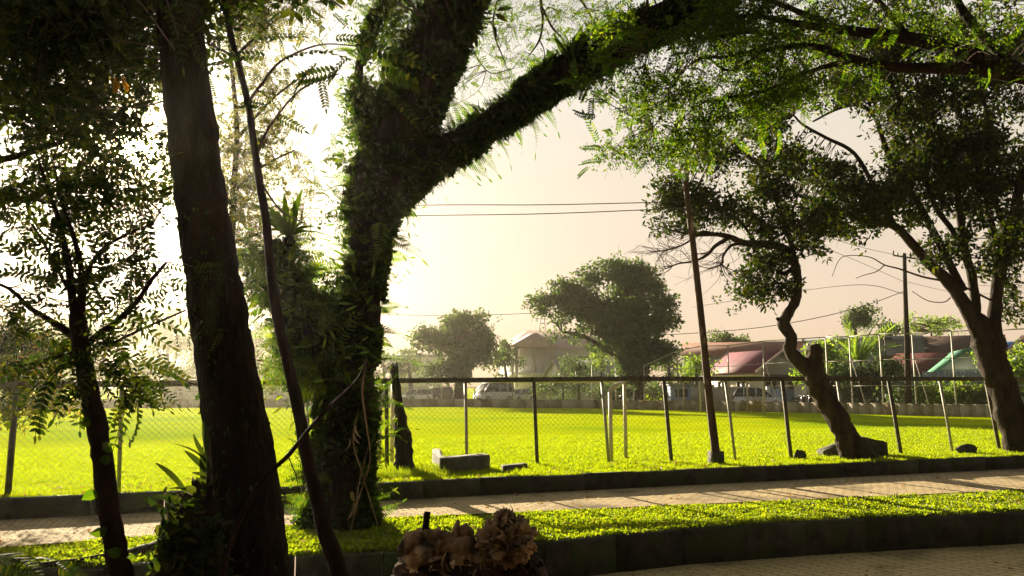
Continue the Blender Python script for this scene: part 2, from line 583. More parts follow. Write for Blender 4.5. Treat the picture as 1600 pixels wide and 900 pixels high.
def crown(root, skel, blobs, temps, m, name='crown', scale=1.0, cr=.22, twig_r=.008, droop=True, twig_mat=None, dbias=(0, 0, 0), twig_name='twigs', twigs=True, gap=None, gapf=None):
    """blobs: (x, y, rx, ry, Y, dY, clumps, sprigs per clump) in photo pixels / metres of depth"""
    mb, tw = MB(), MB()
    SK = np.concatenate([s_[0] for s_ in skel]) if skel else None
    for (x, y, rx, ry, Y, dY, nc, ns) in blobs:
        for _ in range(int(nc)):
            for _try in range(6):
                while True:
                    q = rng.uniform(-1, 1, 3)
                    if (q ** 2).sum() < 1: break
                c = at(x + q[0] * rx, y + q[1] * ry, Y + q[2] * dY)
                if gap is None or mn.noise(Vector(c * (gapf or 1.1))) > gap: break
            n = max(1, int(rng.normal(ns, ns * .25)))
            sz = cr * rng.uniform(.7, 1.35)
            P = c + rng.normal(size=(n, 3)) * sz * np.array([1, 1, .6])
            D = rng.normal(size=(n, 3)) + (P - c) / sz * .8 + np.array(dbias)
            if abs(x - 207) < 260 and y < 420:
                # the opening through which the low sun shows
                ux, uy = proj(P)
                k_ = (np.hypot(ux - 207, uy - 230) > 21 + rng.normal(size=n) * 5)
                P, D = P[k_], D[k_]; n = len(P)
                if n == 0: continue
            R = basis_up(D) if droop else basis(D)
            stamp(mb, temps, P, None, scale * rng.uniform(.75, 1.25, n), R)
            if SK is not None and twigs:
                d2 = ((SK - c) ** 2).sum(1)
                a = SK[np.argmin(d2)]
                L = math.sqrt(d2.min())
                if L > .15 and L < 4.5:
                    mid = (a + c) / 2 + rng.normal(size=3) * L * .08 + np.array([0, 0, L * .06])
                    tw.tube(spline([a, mid, c], 3), np.linspace(twig_r * (1 + L * .8), twig_r * .5, 7), 4, cap=False)
                    for _k in range(2):
                        e = c + rng.normal(size=3) * sz * 1.2
                        tw.tube(np.array([c, (c + e) / 2 + rng.normal(size=3) * sz * .2, e]), [twig_r * .6, twig_r * .5, twig_r * .3], 3, cap=False)
    o = mb.build(name, m, root)
    if tw.n:
        tw.build(twig_name, twig_mat or twig_m, root)
    return o


def limb(root, S, m, name='branch', n=10, nz=.18, f=5.0):
    mb = MB(); mb.tube(S[0], S[1], n, nz, f, seed=rng.uniform(0, 50))
    return mb.build(name, m, root, smooth=True)


def on_tube(S, n, lift=1.0, side=None, trange=(0, 1)):
    """random points on a limb's surface and their outward normals"""
    P, r = S
    k = rng.uniform(trange[0] * (len(P) - 1.001), trange[1] * (len(P) - 1.001), n)
    i = k.astype(int); fr = (k - i)[:, None]
    C = P[i] * (1 - fr) + P[i + 1] * fr
    rr = r[i] * (1 - fr[:, 0]) + r[i + 1] * fr[:, 0]
    T = P[i + 1] - P[i]; T /= np.linalg.norm(T, axis=1)[:, None] + 1e-9
    N = rng.normal(size=(n, 3))
    if side is not None: N = N + np.asarray(side)
    N = N - T * (N * T).sum(1)[:, None]; N /= np.linalg.norm(N, axis=1)[:, None] + 1e-9
    return C + N * (rr * lift)[:, None], N


# ------------------------------------------------------------------ ground
def line(pts):
    xs = [p[0] for p in pts]; ys = [p[1] for p in pts]

    def fn(X):
        X = np.asarray(X, float)
        Y = np.interp(X, xs, ys)
        s0 = (ys[1] - ys[0]) / (xs[1] - xs[0]); s1 = (ys[-1] - ys[-2]) / (xs[-1] - xs[-2])
        Y = np.where(X < xs[0], ys[0] + (X - xs[0]) * s0, Y)
        return np.where(X > xs[-1], ys[-1] + (X - xs[-1]) * s1, Y)
    return fn


Z_PATH, Z_VERGE, Z_PAVE = -.27, -.32, -.76
yK = line([gd(0, 780, .02)[:2], gd(800, 746, .02)[:2], gd(1600, 712, .02)[:2]])
yP = line([gd(0, 855, Z_PATH)[:2], gd(600, 809, Z_PATH)[:2], gd(1600, 765, Z_PATH)[:2]])
yN = line([(-9, 7.6), gd(450, 874, Z_VERGE)[:2], gd(830, 852, Z_VERGE)[:2], gd(1080, 829, Z_VERGE)[:2], gd(1300, 816, Z_VERGE)[:2], gd(1600, 803, Z_VERGE)[:2]])


def sheet(name, XA, rows, zfun, m, label=None, kind='structure'):
    """rows: list of functions Y(X)"""
    X = np.asarray(XA, float)
    G = []
    for r_ in rows:
        Y = r_(X)
        G.append(np.stack([X, Y, zfun(X, Y)], 1))
    V = np.concatenate(G); n = len(X)
    F = np.array([[j * n + i, j * n + i + 1, (j + 1) * n + i + 1, (j + 1) * n + i] for j in range(len(rows) - 1) for i in range(n - 1)])
    mb = MB(); mb.add(V, F)
    o = mb.build(name, m, smooth=True)
    return tag(o, kind=kind)


def brick_mat(name, c1, c2, mortar, bw, bh, rz, bump=.006, dirt=(.1, .08, .05)):
    m = bpy.data.materials.new(name); m.use_nodes = True
    t = m.node_tree; b = t.nodes["Principled BSDF"]; b.inputs["Roughness"].default_value = .95
    b.inputs["Specular IOR Level"].default_value = .05
    tcn = t.nodes.new("ShaderNodeTexCoord"); mp = t.nodes.new("ShaderNodeMapping"); mp.inputs['Rotation'].default_value = (0, 0, rz)
    t.links.new(tcn.outputs['Object'], mp.inputs[0])
    br = t.nodes.new("ShaderNodeTexBrick")
    br.inputs['Color1'].default_value = (*c1, 1); br.inputs['Color2'].default_value = (*c2, 1); br.inputs['Mortar'].default_value = (*mortar, 1)
    br.inputs['Scale'].default_value = 1; br.inputs['Mortar Size'].default_value = .008
    br.inputs['Brick Width'].default_value = bw; br.inputs['Row Height'].default_value = bh
    br.inputs['Mortar Smooth'].default_value = .3
    wn = t.nodes.new("ShaderNodeTexNoise"); wn.inputs['Scale'].default_value = 3
    wm = t.nodes.new("ShaderNodeVectorMath"); wm.operation = 'SCALE'; wm.inputs['Scale'].default_value = .02
    wa = t.nodes.new("ShaderNodeVectorMath"); wa.operation = 'ADD'
    t.links.new(mp.outputs[0], wn.inputs['Vector']); t.links.new(wn.outputs['Color'], wm.inputs[0])
    t.links.new(mp.outputs[0], wa.inputs[0]); t.links.new(wm.outputs[0], wa.inputs[1])
    t.links.new(wa.outputs[0], br.inputs['Vector'])
    nz = t.nodes.new("ShaderNodeTexNoise"); nz.inputs['Scale'].default_value = .9; nz.inputs['Detail'].default_value = 8
    t.links.new(tcn.outputs['Object'], nz.inputs['Vector'])
    rp = t.nodes.new("ShaderNodeValToRGB"); rp.color_ramp.elements[0].position = .5; rp.color_ramp.elements[1].position = .75
    t.links.new(nz.outputs[0], rp.inputs[0])
    mm = t.nodes.new("ShaderNodeMix"); mm.data_type = 'RGBA'
    t.links.new(rp.outputs[0], mm.inputs[0]); t.links.new(br.outputs[0], mm.inputs[6]); mm.inputs[7].default_value = (*dirt, 1)
    t.links.new(mm.outputs[2], b.inputs['Base Color'])
    n2 = t.nodes.new("ShaderNodeTexNoise"); n2.inputs['Scale'].default_value = 6; n2.inputs['Detail'].default_value = 8
    t.links.new(tcn.outputs['Object'], n2.inputs['Vector'])
    sm = t.nodes.new("ShaderNodeMath"); sm.operation = 'MULTIPLY_ADD'; sm.inputs[1].default_value = 1.6
    iv = t.nodes.new("ShaderNodeMath"); iv.operation = 'MULTIPLY'; iv.inputs[1].default_value = -1.0
    t.links.new(br.outputs['Fac'], iv.inputs[0]); t.links.new(n2.outputs[0], sm.inputs[0]); t.links.new(iv.outputs[0], sm.inputs[2])
    bp = t.nodes.new("ShaderNodeBump"); bp.inputs['Distance'].default_value = bump; bp.inputs['Strength'].default_value = 1
    t.links.new(sm.outputs[0], bp.inputs['Height']); t.links.new(bp.outputs[0], b.inputs['Normal'])
    return m


def field_z(X, Y):
    z = np.zeros_like(Y)
    for i in range(len(X)):
        w = min(1, max(0, (Y[i] - 30) / 25))
        z[i] = .10 * w * mn.noise(Vector((X[i] * .12, Y[i] * .12, 0))) if Y[i] < 150 else 0
    return z


field_m = mat('field_turf', (.33, .41, .002), (.42, .49, .002), scale=.35, bump=.05, bscale=9, detail=8, rough=1.0, spec=0.0, lo=.4, hi=.6, c3=(.24, .35, .006), c3scale=.09, c3lo=.5, c3hi=.62)
XA = np.concatenate([[-900, -400, -150], np.linspace(-70, 70, 71), [150, 400, 900]])
offs = [.16, .5, 1, 2, 3, 5, 8, 12, 16, 20, 24, 28, 32, 36, 40, 44, 48, 52, 56, 62, 70, 80, 95, 120, 160]
rows = [(lambda X, o=o: yK(np.clip(X, -70, 70)) + o) for o in offs] + [lambda X: 400 + 0 * X, lambda X: 1500 + 0 * X, lambda X: 4000 + 0 * X]
sheet('sports_field', XA, rows, field_z, field_m)
path_m = brick_mat('path_pavers', (.60, .47, .27), (.47, .36, .21), (.14, .10, .06), .21, .105, -.36)
XB = np.linspace(-40, 40, 81)
sheet('path', XB, [lambda X: yP(X), lambda X: (yP(X) + yK(X)) / 2, lambda X: yK(X)], lambda X, Y: 0 * X + Z_PATH, path_m)
# raised front edge of the path slab
mb = MB()
X = XB
V = np.concatenate([np.stack([X, yP(X), 0 * X + Z_PATH], 1), np.stack([X, yP(X), 0 * X + Z_VERGE - .1], 1)])
n = len(X); mb.add(V, np.array([[i, i + 1, n + i + 1, n + i] for i in range(n - 1)]))
tag(mb.build('path_edge', kerb_m), kind='structure')
verge_m = mat('verge_soil', (.07, .11, .014), (.13, .18, .02), scale=5, bump=.03, bscale=20, rough=1, spec=0)
sheet('verge', XB, [lambda X: yN(X) + .14, lambda X: (yN(X) + yP(X)) / 2, lambda X: yP(X)], lambda X, Y: 0 * X + Z_VERGE, verge_m)
pave_m = brick_mat('grooved_pavers', (.72, .55, .28), (.6, .46, .23), (.04, .03, .014), .42, .07, -.3, bump=.02, dirt=(.08, .065, .035))
sheet('paving', np.linspace(-30, 30, 31), [lambda X: 0 * X - 8, lambda X: 0 * X + 2, lambda X: yN(X) + .05], lambda X, Y: 0 * X + Z_PAVE, pave_m)


def kerb(name, fn, ztop, zbot, w, seglen, x0=-30, x1=30):
    mb = MB(); x = x0
    while x < x1:
        a = np.array([x, float(fn(x)), 0]); b = np.array([x + seglen, float(fn(x + seglen)), 0])
        d = b - a; L = np.linalg.norm(d); d /= L; nrm = np.array([-d[1], d[0], 0])
        c = (a + b) / 2 + nrm * (w / 2 + rng.uniform(-.006, .006))
        R = np.stack([d, nrm, [0, 0, 1]], 1)
        h = ztop - zbot
        # chamfered stone
        prof = [(-w / 2, -h / 2), (-w / 2, h / 2 - .03), (-w / 2 + .03, h / 2), (w / 2 - .02, h / 2), (w / 2, h / 2 - .02), (w / 2, -h / 2)]
        V = []
        for sx in (-L / 2 + .009, L / 2 - .009):
            for (py, pz) in prof:
                V.append([sx, py, pz])
        V = np.array(V); V[:, 2] += rng.uniform(-.016, .012) * (V[:, 2] > 0)
        V = V @ R.T + c + np.array([0, 0, (ztop + zbot) / 2])
        k = len(prof)
        mb.add(V, np.array([[i, k + i, k + (i + 1) % k, (i + 1) % k] for i in range(k)]))
        mb.F.append(np.array([list(range(k))]) + mb.n - 2 * k); mb.F.append(np.array([list(range(2 * k - 1, k - 1, -1))]) + mb.n - 2 * k)
        x += seglen
    return tag(mb.build(name, kerb_m), kind='structure')


kerb('far_kerb', yK, .02, -.40, .17, .95)
kerb('near_kerb', yN, Z_VERGE + .02, -.95, .16, .95)

# soil bank on which the near trees stand (left of and below the camera)
mb = MB()
gx = np.linspace(-14, 2.2, 28); gy = np.linspace(-4, 8.2, 24)
V = []
for y_ in gy:
    for x_ in gx:
        e = min(1, (2.2 - x_) / 1.2) * min(1, max(0, (float(yN(x_)) - .25 - y_) / .8)) if x_ < 2.2 else 0
        V.append([x_, y_, Z_PAVE - .05 + .38 * max(0, e) + .04 * mn.noise(Vector((x_ * 1.3, y_ * 1.3, 2)))])
nx = len(gx)
mb.add(V, np.array([[j * nx + i, j * nx + i + 1, (j + 1) * nx + i + 1, (j + 1) * nx + i] for j in range(len(gy) - 1) for i in range(nx - 1)]))
tag(mb.build('soil_bank', soil, smooth=True), kind='structure')

# grass: blades on the near part of the field, low cover on the verge
BLADE = [join([turned(kite(.055 * rng.uniform(.7, 1.3), .012, .1, .3), rot_to(np.array([rng.normal() * .5, rng.normal() * .5, 1])), rng.normal(size=3) * [.02, .02, 0]) for _ in range(4)]) for _ in range(6)]
CLOV = [join([turned(kite(.034 * rng.uniform(.7, 1.3), .026, .1, .5), rot_to(np.array([rng.normal(), rng.normal(), .9])), rng.normal(size=3) * [.02, .02, 0] + [0, 0, rng.uniform(0, .035)]) for _ in range(5)]) for _ in range(6)]


def grass(name, x0, x1, fa, fb, z, n, temps, m, smin=.7, smax=1.3, bias=1.0, label=None):
    Xs = rng.uniform(x0, x1, n)
    t = rng.uniform(0, 1, n) ** bias
    Ys = fa(Xs) * (1 - t) + fb(Xs) * t
    keep = np.abs(Xs / Ys) < .72
    Xs, Ys = Xs[keep], Ys[keep]
    P = np.stack([Xs, Ys, np.full(len(Xs), z)], 1)
    dens = np.array([mn.noise(Vector((p[0] * 1.7, p[1] * 1.7, 0))) for p in P])
    D = rng.normal(size=P.shape) * .25 + [0, 0, 1]
    mb = MB(); stamp(mb, temps, P, D, rng.uniform(smin, smax, len(P)) * (1 + .5 * dens))
    return tag(mb.build(name, m), kind='stuff')


grass('field_grass', -14, 20, lambda X: yK(X) + .13, lambda X: yK(X) + 12, 0, 75000, BLADE, grass_m, bias=1.5)
grass('verge_ground_cover', -9, 12, lambda X: yN(X) + .14, lambda X: yP(X) - .01, Z_VERGE, 42000, CLOV, clover_m)
grass('near_kerb_grass', -8, 12, lambda X: yN(X) + .08, lambda X: yN(X) + .2, Z_VERGE + .0, 2600, CLOV, clover_m, .6, 1.3)
grass('kerb_top_grass', -12, 16, lambda X: yK(X) + .09, lambda X: yK(X) + .22, .01, 2600, BLADE, grass_m, .5, 1.2)
# litter of fallen leaves
LIT = [kite(.07, .04, .5), kite(.05, .035, -.4), kite(.09, .04, .6)]
Xs = rng.uniform(-9, 9, 520); t = rng.uniform(0, 1, 520)
zone = rng.integers(0, 3, 520)
Ys = np.where(zone == 0, yP(Xs) * (1 - t) + yK(Xs) * t, np.where(zone == 1, yK(Xs) + .1 + 1.8 * t ** 2, yN(Xs) * (1 - t) + yP(Xs) * t))
Zs = np.where(zone == 0, Z_PATH + .012, np.where(zone == 1, .05, Z_VERGE + .06))
D = rng.normal(size=(520, 3)) * [1, 1, .15]
mb = MB(); stamp(mb, LIT, np.stack([Xs, Ys, Zs], 1), D, rng.uniform(.5, 1.2, 520))
Xs = rng.uniform(0, 9, 90); t = rng.uniform(0, 1, 90)
stamp(mb, LIT, np.stack([Xs, yN(Xs) - .1 - 1.5 * t, np.full(90, Z_PAVE + .012)], 1), rng.normal(size=(90, 3)) * [1, 1, .15], rng.uniform(.4, .9, 90))
Xs = rng.uniform(-9, -2, 260); t = rng.uniform(0, 1, 260) ** 1.6
stamp(mb, LIT, np.stack([Xs, yK(Xs) + .12 + 1.6 * t, np.full(260, .045)], 1), rng.normal(size=(260, 3)) * [1, 1, .15], rng.uniform(.5, 1.1, 260))
tag(mb.build('fallen_leaves', leaf_dry), kind='stuff')

# ------------------------------------------------------------------ near fence
fence_pts = [(-150, 792, -128, 602, 'd'), (12, 776, 26, 601, 'd'), (186, 762, 190, 600, 'l'), (337, 750, 340, 598, 'd'), (480, 741, 481, 597, 'l'), (605, 732, 604, 595, 'd'),
             (730, 728, 727, 594, 'l'), (840, 726, 834, 593, 'd'), (952, 724, 940, 592, 'l'), (1050, 722, 1037, 592, 'd'), (1150, 720, 1133, 592, 'l'),
             (1237, 716, 1222, 592, 'd'), (1325, 713, 1308, 592, 'l'), (1409, 710, 1388, 592, 'd'), (1489, 706, 1468, 592, 'l'), (1563, 703, 1540, 592, 'd'), (1640, 700, 1614, 592, 'l'), (1712, 697, 1684, 592, 'd')]
fb = [gd(p[0], p[1], 0.0) for p in fence_pts]
ftop = [at(p[2], p[3], b[1]) for p, b in zip(fence_pts, fb)]
fence = thing('chain_link_fence', fb[8], 'chain link fence with dark top rail running along the path side of the field', 'fence')
for p, a, b in zip(fence_pts, fb, ftop):
    mb = MB()
    if p[4] == 'd':
        mb.bar(a - [0, 0, .15], b - [0, 0, .02], .075, .055)
        mb.build('post', steel_dark, fence)
    else:
        mb.tube([a - [0, 0, .15], (a + b) / 2, b - [0, 0, .02]], .034, 8)
        mb.build('post', steel, fence, smooth=True)
mb = MB()
for a, b in zip(ftop[:-1], ftop[1:]):
    d = (b - a) / np.linalg.norm(b - a)
    mb.bar(a, b + d * .0, .08, .1)
mb.build('top_rail', steel_dark, fence)
# woven wire, as crossing strands panel by panel
mb = MB()
for i in range(len(fb) - 1):
    A, B, C_, D_ = fb[i] + [0, 0, .04], fb[i + 1] + [0, 0, .04], ftop[i] - [0, 0, .05], ftop[i + 1] - [0, 0, .05]
    W = np.linalg.norm(B - A); H = 1.7; s_ = .11
    pt = lambda u, v: (A * (1 - u) + B * u) * (1 - v) + (C_ * (1 - u) + D_ * u) * v
    for sg in (1, -1):
        o = -H
        while o < W + H:
            # line u*W = o + sg*v*H
            v0, v1 = 0., 1.
            pts = []
            for v in (0, 1):
                pts.append((o + sg * v * H, v))
            (x0, a0), (x1, a1) = pts
            # clip to 0..W
            t0, t1 = 0., 1.; dx = x1 - x0
            ta, tb = (0 - x0) / dx, (W - x0) / dx
            if ta > tb: ta, tb = tb, ta
            t0, t1 = max(t0, ta), min(t1, tb)
            if t1 > t0 + .01:
                mb.tube([pt((x0 + dx * t0) / W, t0), pt((x0 + dx * t1) / W, t1)], .0021, 3, cap=False)
            o += s_
mb.build('wire_mesh', steel, fence)

# ------------------------------------------------------------------ football goal just beyond the fence
def goal(name, BL, BR, FL, FR, hb, hf, r, m, label, cat='goal', dz=0.0):
    BL, BR, FL, FR = [np.asarray(q, float) for q in (BL, BR, FL, FR)]
    t = thing(name, (BL + FR) / 2 * [1, 1, 0], label, cat)
    for q, h in ((BL, hb), (BR, hb), (FL, hf), (FR, hf)):
        mb = MB(); mb.tube([q, q + [0, 0, h / 2], q + [0, 0, h]], r, 8); mb.build('post', m, t, smooth=True)
    z = lambda q, h: q + np.array([0, 0, h])
    mb = MB(); mb.tube([z(FL, hf), z(FR, hf)], r * 1.02, 8); mb.build('crossbar', m, t, smooth=True)
    for a, b in ((BL, FL), (BR, FR)):
        mb = MB(); mb.tube([z(a, hb), z(b, hf)], r * 1.02, 8); mb.build('side_bar', m, t, smooth=True)
    return t


g = [gd(592, 727, 0), gd(955, 721, 0), gd(612, 722, 0), gd(978, 716, 0)]
hb = at(592, 609, g[0][1])[2]; hf = at(980, 595, g[3][1])[2]
goal('football_goal', g[0], g[1], g[2], g[3], hb, hf, .045, white_pipe, 'cream painted pipe goal without a net standing just behind the near fence')

# ------------------------------------------------------------------ leaning pole, broken trunk, blocks and rocks by the fence
P0 = gd(1119, 725, 0); Yp = P0[1]
S = pxline([(1119, 712, 6.5), (1108, 620, 6), (1098, 520, 5.6), (1086, 410, 5.2), (1075, 318, 4.6), (1071, 285, 4.4)], Yp, 6)
pole = thing('leaning_pole', P0, 'thin rusty leaning pole set in a square concrete footing at the field edge', 'pole')
mb = MB(); mb.tube(S[0], S[1], 10, .05, 6); mb.build('shaft', rust, pole, smooth=True)
mb = MB(); mb.box(P0 + [0, 0, .1], (.26, .26, .34), .3, taper=.93); mb.build('footing', block_m, pole)

P0 = gd(632, 738, 0)
S = pxline([(632, 742, 15), (632, 728, 14), (630, 700, 13.5), (628, 672, 11), (624, 640, 8), (620, 610, 6.5), (617, 585, 6), (616, 574, 6.2)], P0[1], 5)
st = thing('dead_tree', P0, 'narrow dead trunk snapped off level with the fence rail beside the concrete slab', 'dead trunk')
mb = MB(); mb.tube(S[0], S[1], 12, .28, 9); mb.build('trunk', bark_dark, st, smooth=True)
mb = MB()
for k in range(6):
    a = k * 1.05; c = S[0][-1] + np.array([math.cos(a) * .055, math.sin(a) * .055, 0])
    mb.tube([c - [0, 0, .1], c + [0, 0, rng.uniform(.03, .12)]], [.035, .006], 5)
mb.build('splinter', bark_dark, st)


def rough_block(name, corners, h, label, cat, m=block_m, tilt=None, group=None):
    """prism on a ground footprint, chipped"""
    c = np.mean(corners, axis=0)
    mb = MB()
    n = len(corners)
    # subdivided prism with noise on the vertices
    V, F = [], []
    K = 5; ring = []
    for i in range(n):
        a, b = np.array(corners[i], float), np.array(corners[(i + 1) % n], float)
        for k in range(K):
            ring.append(a + (b - a) * k / K)
    hh = h if isinstance(h, (list, tuple, np.ndarray)) else [h] * n
    hs = []
    for i in range(n):
        for k in range(K):
            hs.append(hh[i] * (1 - k / K) + hh[(i + 1) % n] * k / K)
    lv = [-.08, .0, .3, .7, .95, 1.0]
    for l in lv:
        for p, q in zip(ring, hs):
            ins = .985 if l == 1.0 else 1.0
            w = c + (np.array(p) - c) * ins
            z = l * q if l > 0 else l
            v = np.array([w[0], w[1], z + c[2]])
            j = mn.noise(Vector(v * 5)) * .018
            V.append(v + np.array([j, -j, j]))
    m_ = len(ring)
    for l in range(len(lv) - 1):
        for i in range(m_):
            F.append([l * m_ + i, l * m_ + (i + 1) % m_, (l + 1) * m_ + (i + 1) % m_, (l + 1) * m_ + i])
    mb.add(V, np.array(F))
    top = (len(lv) - 1) * m_
    mb.F.append(np.array([[top + i for i in range(m_)]]))
    o = mb.build(name, m, loc=c)
    return tag(o, label, cat, group)


# L-shaped slab: side wing + long face, seen from the path
A = gd(675, 722, 0.0); B = gd(689, 741, 0.0); C_ = gd(766, 733, 0.0)
dn = np.array([-.15, .34, 0])
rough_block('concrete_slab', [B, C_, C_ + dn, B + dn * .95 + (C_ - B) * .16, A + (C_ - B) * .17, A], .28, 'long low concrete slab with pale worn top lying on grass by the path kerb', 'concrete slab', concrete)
A = gd(786, 737, 0); B = gd(824, 733, 0)
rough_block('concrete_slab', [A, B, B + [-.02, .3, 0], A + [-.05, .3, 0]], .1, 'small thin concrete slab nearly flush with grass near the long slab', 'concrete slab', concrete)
A, B = gd(1288, 713, 0), gd(1322, 712, 0)
rough_block('broken_block', [A, B, B + [.1, .45, 0], A + [.0, .45, 0]], [.12, .34, .34, .12], 'tilted stone block wedged under the crooked leaning tree, wedge shaped', 'stone block')
A, B = gd(1350, 714, 0), gd(1388, 713, 0)
rough_block('broken_block', [A, B, B + [.05, .4, 0], A + [.0, .4, 0]], [.46, .33, .33, .46], 'square dark stone block on the pole-free side of the crooked tree root', 'stone block')
A, B = gd(1320, 713, 0), gd(1352, 712, 0)
rough_block('broken_block', [A, B, B + [0, .3, 0], A + [.0, .3, 0]], [.2, .16, .16, .2], 'low mossy stone piece between two larger blocks at the crooked tree', 'stone block')
mb = MB(); c = gd(1250, 717, 0); mb.blob(c + [0, 0, .07], (.14, .1, .13), .35, 2.2, 12, 8, 3)
tag(mb.build('rock', block_m, loc=c), 'small rounded dark rock on the grass beside a fence post foot', 'rock')
mb = MB(); c = gd(1511, 709, 0); mb.blob(c + [0, 0, .09], (.26, .14, .14), .3, 2.4, 14, 8, 8)
tag(mb.build('rock', block_m, loc=c), 'wide flat dark rock lying before the big forked tree', 'rock')

# ------------------------------------------------------------------ far side: wall, tall fence, road
road_m = mat('road_dust', (.2, .18, .14), (.28, .25, .19), scale=.4, rough=1, spec=0)
wp = [gd(-60, 637.5, 0), gd(300, 636.5, 0), gd(620, 636, 0), gd(850, 638, 0), gd(1080, 641, 0), gd(1250, 645, 0), gd(1400, 649, 0), gd(1560, 652, 0), gd(1700, 655, 0)]
wp = [np.array(p) for p in wp]
wall_m = mat('wall_render', (.42, .38, .30), (.30, .25, .18), scale=.9, bump=.01, bscale=6, stretch=(1, 1, .5), c3=(.16, .10, .05), c3scale=1.3, c3lo=.55, c3hi=.68)
mb = MB(); cp = MB()
S = spline(np.array([[*p] for p in wp]), 8)
for a, b in zip(S[:-1], S[1:]):
    mb.bar(a + [0, 0, .2], b + [0, 0, .2], .15, .86)
    cp.bar(a + [0, 0, .655], b + [0, 0, .655], .2, .05)
lw = thing('boundary_wall', wp[4], 'low stained concrete wall running round the far edge of the sports field', 'wall')
mb.build('wall', wall_m, lw); cp.build('coping', wall_m, lw)
mb = MB()
for k in range(2, len(S), 2):
    mb.box(S[k] + [0, -.09, .26], (.12, .06, .72))
mb.build('pier', wall_m, lw)
# road behind the wall
XR = S[:, 0]; 
mb = MB(); V = []
for p in S: V.append([p[0], p[1] + .4, .035])
for p in S: V.append([p[0] * 1.3 + 3, p[1] + 22, .035])
n = len(S); mb.add(V, np.array([[i, i + 1, n + i + 1, n + i] for i in range(n - 1)]))
tag(mb.build('road', road_m), kind='structure')

# tall ball-stop fence on the wall line
tf = thing('tall_fence', wp[5], 'tall pale pipe ball-stop fence rising behind the far concrete wall', 'fence')
top_px = [(1010, 566), (1100, 540), (1250, 531), (1400, 523), (1600, 514), (1700, 510)]
posts = [(1006, 572, .6), (1058, 548), (1096, 541), (1137, 540), (1192, 533), (1290, 527), (1327, 526), (1374, 522), (1425, 521), (1486, 517), (1553, 516), (1640, 512)]
low = [(640, 604), (690, 604), (760, 603), (801, 562), (860, 590), (900, 580), (925, 570), (962, 575)]


def yw(xpx):
    """distance of the wall seen at photo column xpx"""
    pr = [(800 + FPX * q[0] / q[1] * 1.0, q[1]) for q in S]
    return float(np.interp(xpx, [a for a, _ in pr], [b for _, b in pr])) + .25


tops = []
for p in posts + low:
    Y = yw(p[0]); t_ = at(p[0], p[1], Y); b_ = np.array([t_[0], t_[1], -.1])
    mb = MB(); mb.tube([b_, t_], .045, 6, cap=True); mb.build('post', steel, tf, smooth=True)
    if p in posts: tops.append(t_)
mb = MB()
for a, b in zip(tops[:-1], tops[1:]):
    mb.tube([a, b], .035, 6)
    for f in (.36, .68):
        aa = a.copy(); bb = b.copy(); aa[2] *= f; bb[2] *= f
        mb.tube([aa, bb], .022, 5)
mb.build('rail', steel, tf)
for i in range(0, len(tops), 2):
    mb = MB(); a = tops[i]; mb.tube([a * [1, 1, .75], [a[0] + 1.3, a[1] + .8, 0]], .03, 5)
    mb.build('brace', steel, tf)
lf = thing('low_mesh_fence', wp[1], 'hazy low fence of pale posts far beyond the sunlit field by the misty trees', 'fence')
mb = MB(); last = None
for x in (170, 232, 268, 315, 372, 434, 478, 530, 590, 640, 668, 742):
    Y = yw(x); t_ = at(x, 612 if x < 600 else 605, Y)
    m2 = MB(); m2.tube([[t_[0], t_[1], 0], t_], .05, 6); m2.build('post', steel, lf, smooth=True)
    if last is not None: mb.tube([last, t_], .03, 5)
    last = t_
mb.build('rail', steel, lf)
# distant goal with a dumped yellow net, and a second one in plain white
Yg = gd(1170, 647, 0)[1]
q = [gd(1069, 641, 0), gd(1169, 645, 0), gd(1095, 644, 0), gd(1194, 648, 0)]
goal('football_goal', q[0], q[1], q[2], q[3], at(1069, 598, q[0][1])[2], 2.35, .055, white_pipe, 'white far goal frame with bunched yellow net before the concrete wall')
mb = MB()
c = gd(1178, 645, 0)
for k in range(60):
    a = c + rng.normal(size=3) * [.45, .2, 0] + [0, 0, .1]; b = c + rng.normal(size=3) * [.4, .2, 0] + [0.1, 0, rng.uniform(.3, 1.1)]
    mb.tube(spline([a, (a + b) / 2 + rng.normal(size=3) * .15, b], 3), .016, 3, cap=False)
netm = mat('yellow_net', (.6, .42, .05), (.4, .35, .08), scale=3)
tag(mb.build('goal_net', netm, loc=c), 'bunched yellow net hanging at the far white goal', 'net')

# ------------------------------------------------------------------ buildings
roof_pink = mat('roof_pink', (.13, .03, .05), (.17, .045, .065), scale=2, stretch=(1, 1, 1), rough=.7)
roof_red = mat('roof_red', (.15, .045, .04), (.11, .03, .028), scale=3, rough=.8)
roof_brown = mat('roof_brown_tile', (.09, .055, .045), (.15, .09, .07), scale=6, bump=.05, bscale=9)
roof_rb = mat('roof_red_brown', (.18, .08, .055), (.25, .12, .08), scale=4)
roof_pale = mat('roof_pale_red', (.46, .34, .31), (.52, .40, .36), scale=3)
roof_grey = mat('roof_grey', (.25, .24, .24), (.34, .33, .33), scale=2)
roof_green = mat('roof_green', (.08, .24, .14), (.12, .30, .19), scale=2)
roof_blue = mat('roof_blue', (.05, .16, .42), (.07, .2, .5), scale=2)
w_cream = mat('wall_cream', (.62, .57, .45), (.5, .45, .34), scale=1.2)
w_white = mat('wall_white', (.8, .79, .77), (.7, .69, .66), scale=1.2)
w_mint = mat('wall_mint', (.42, .60, .48), (.5, .62, .52), scale=1.2)
w_blue = mat('wall_pale_blue', (.38, .46, .62), (.32, .4, .55), scale=1.2)
w_grey = mat('wall_grey', (.30, .30, .29), (.2, .2, .19), scale=.8)
sheet_m = mat('zinc_sheet', (.30, .34, .38), (.22, .26, .3), scale=1, stretch=(6, 6, .3))
glass_m = mat('window_glass', (.03, .035, .04), (.05, .055, .06), rough=.15, spec=.6)
frame_m = mat('window_frame', (.5, .45, .36), (.42, .36, .28))
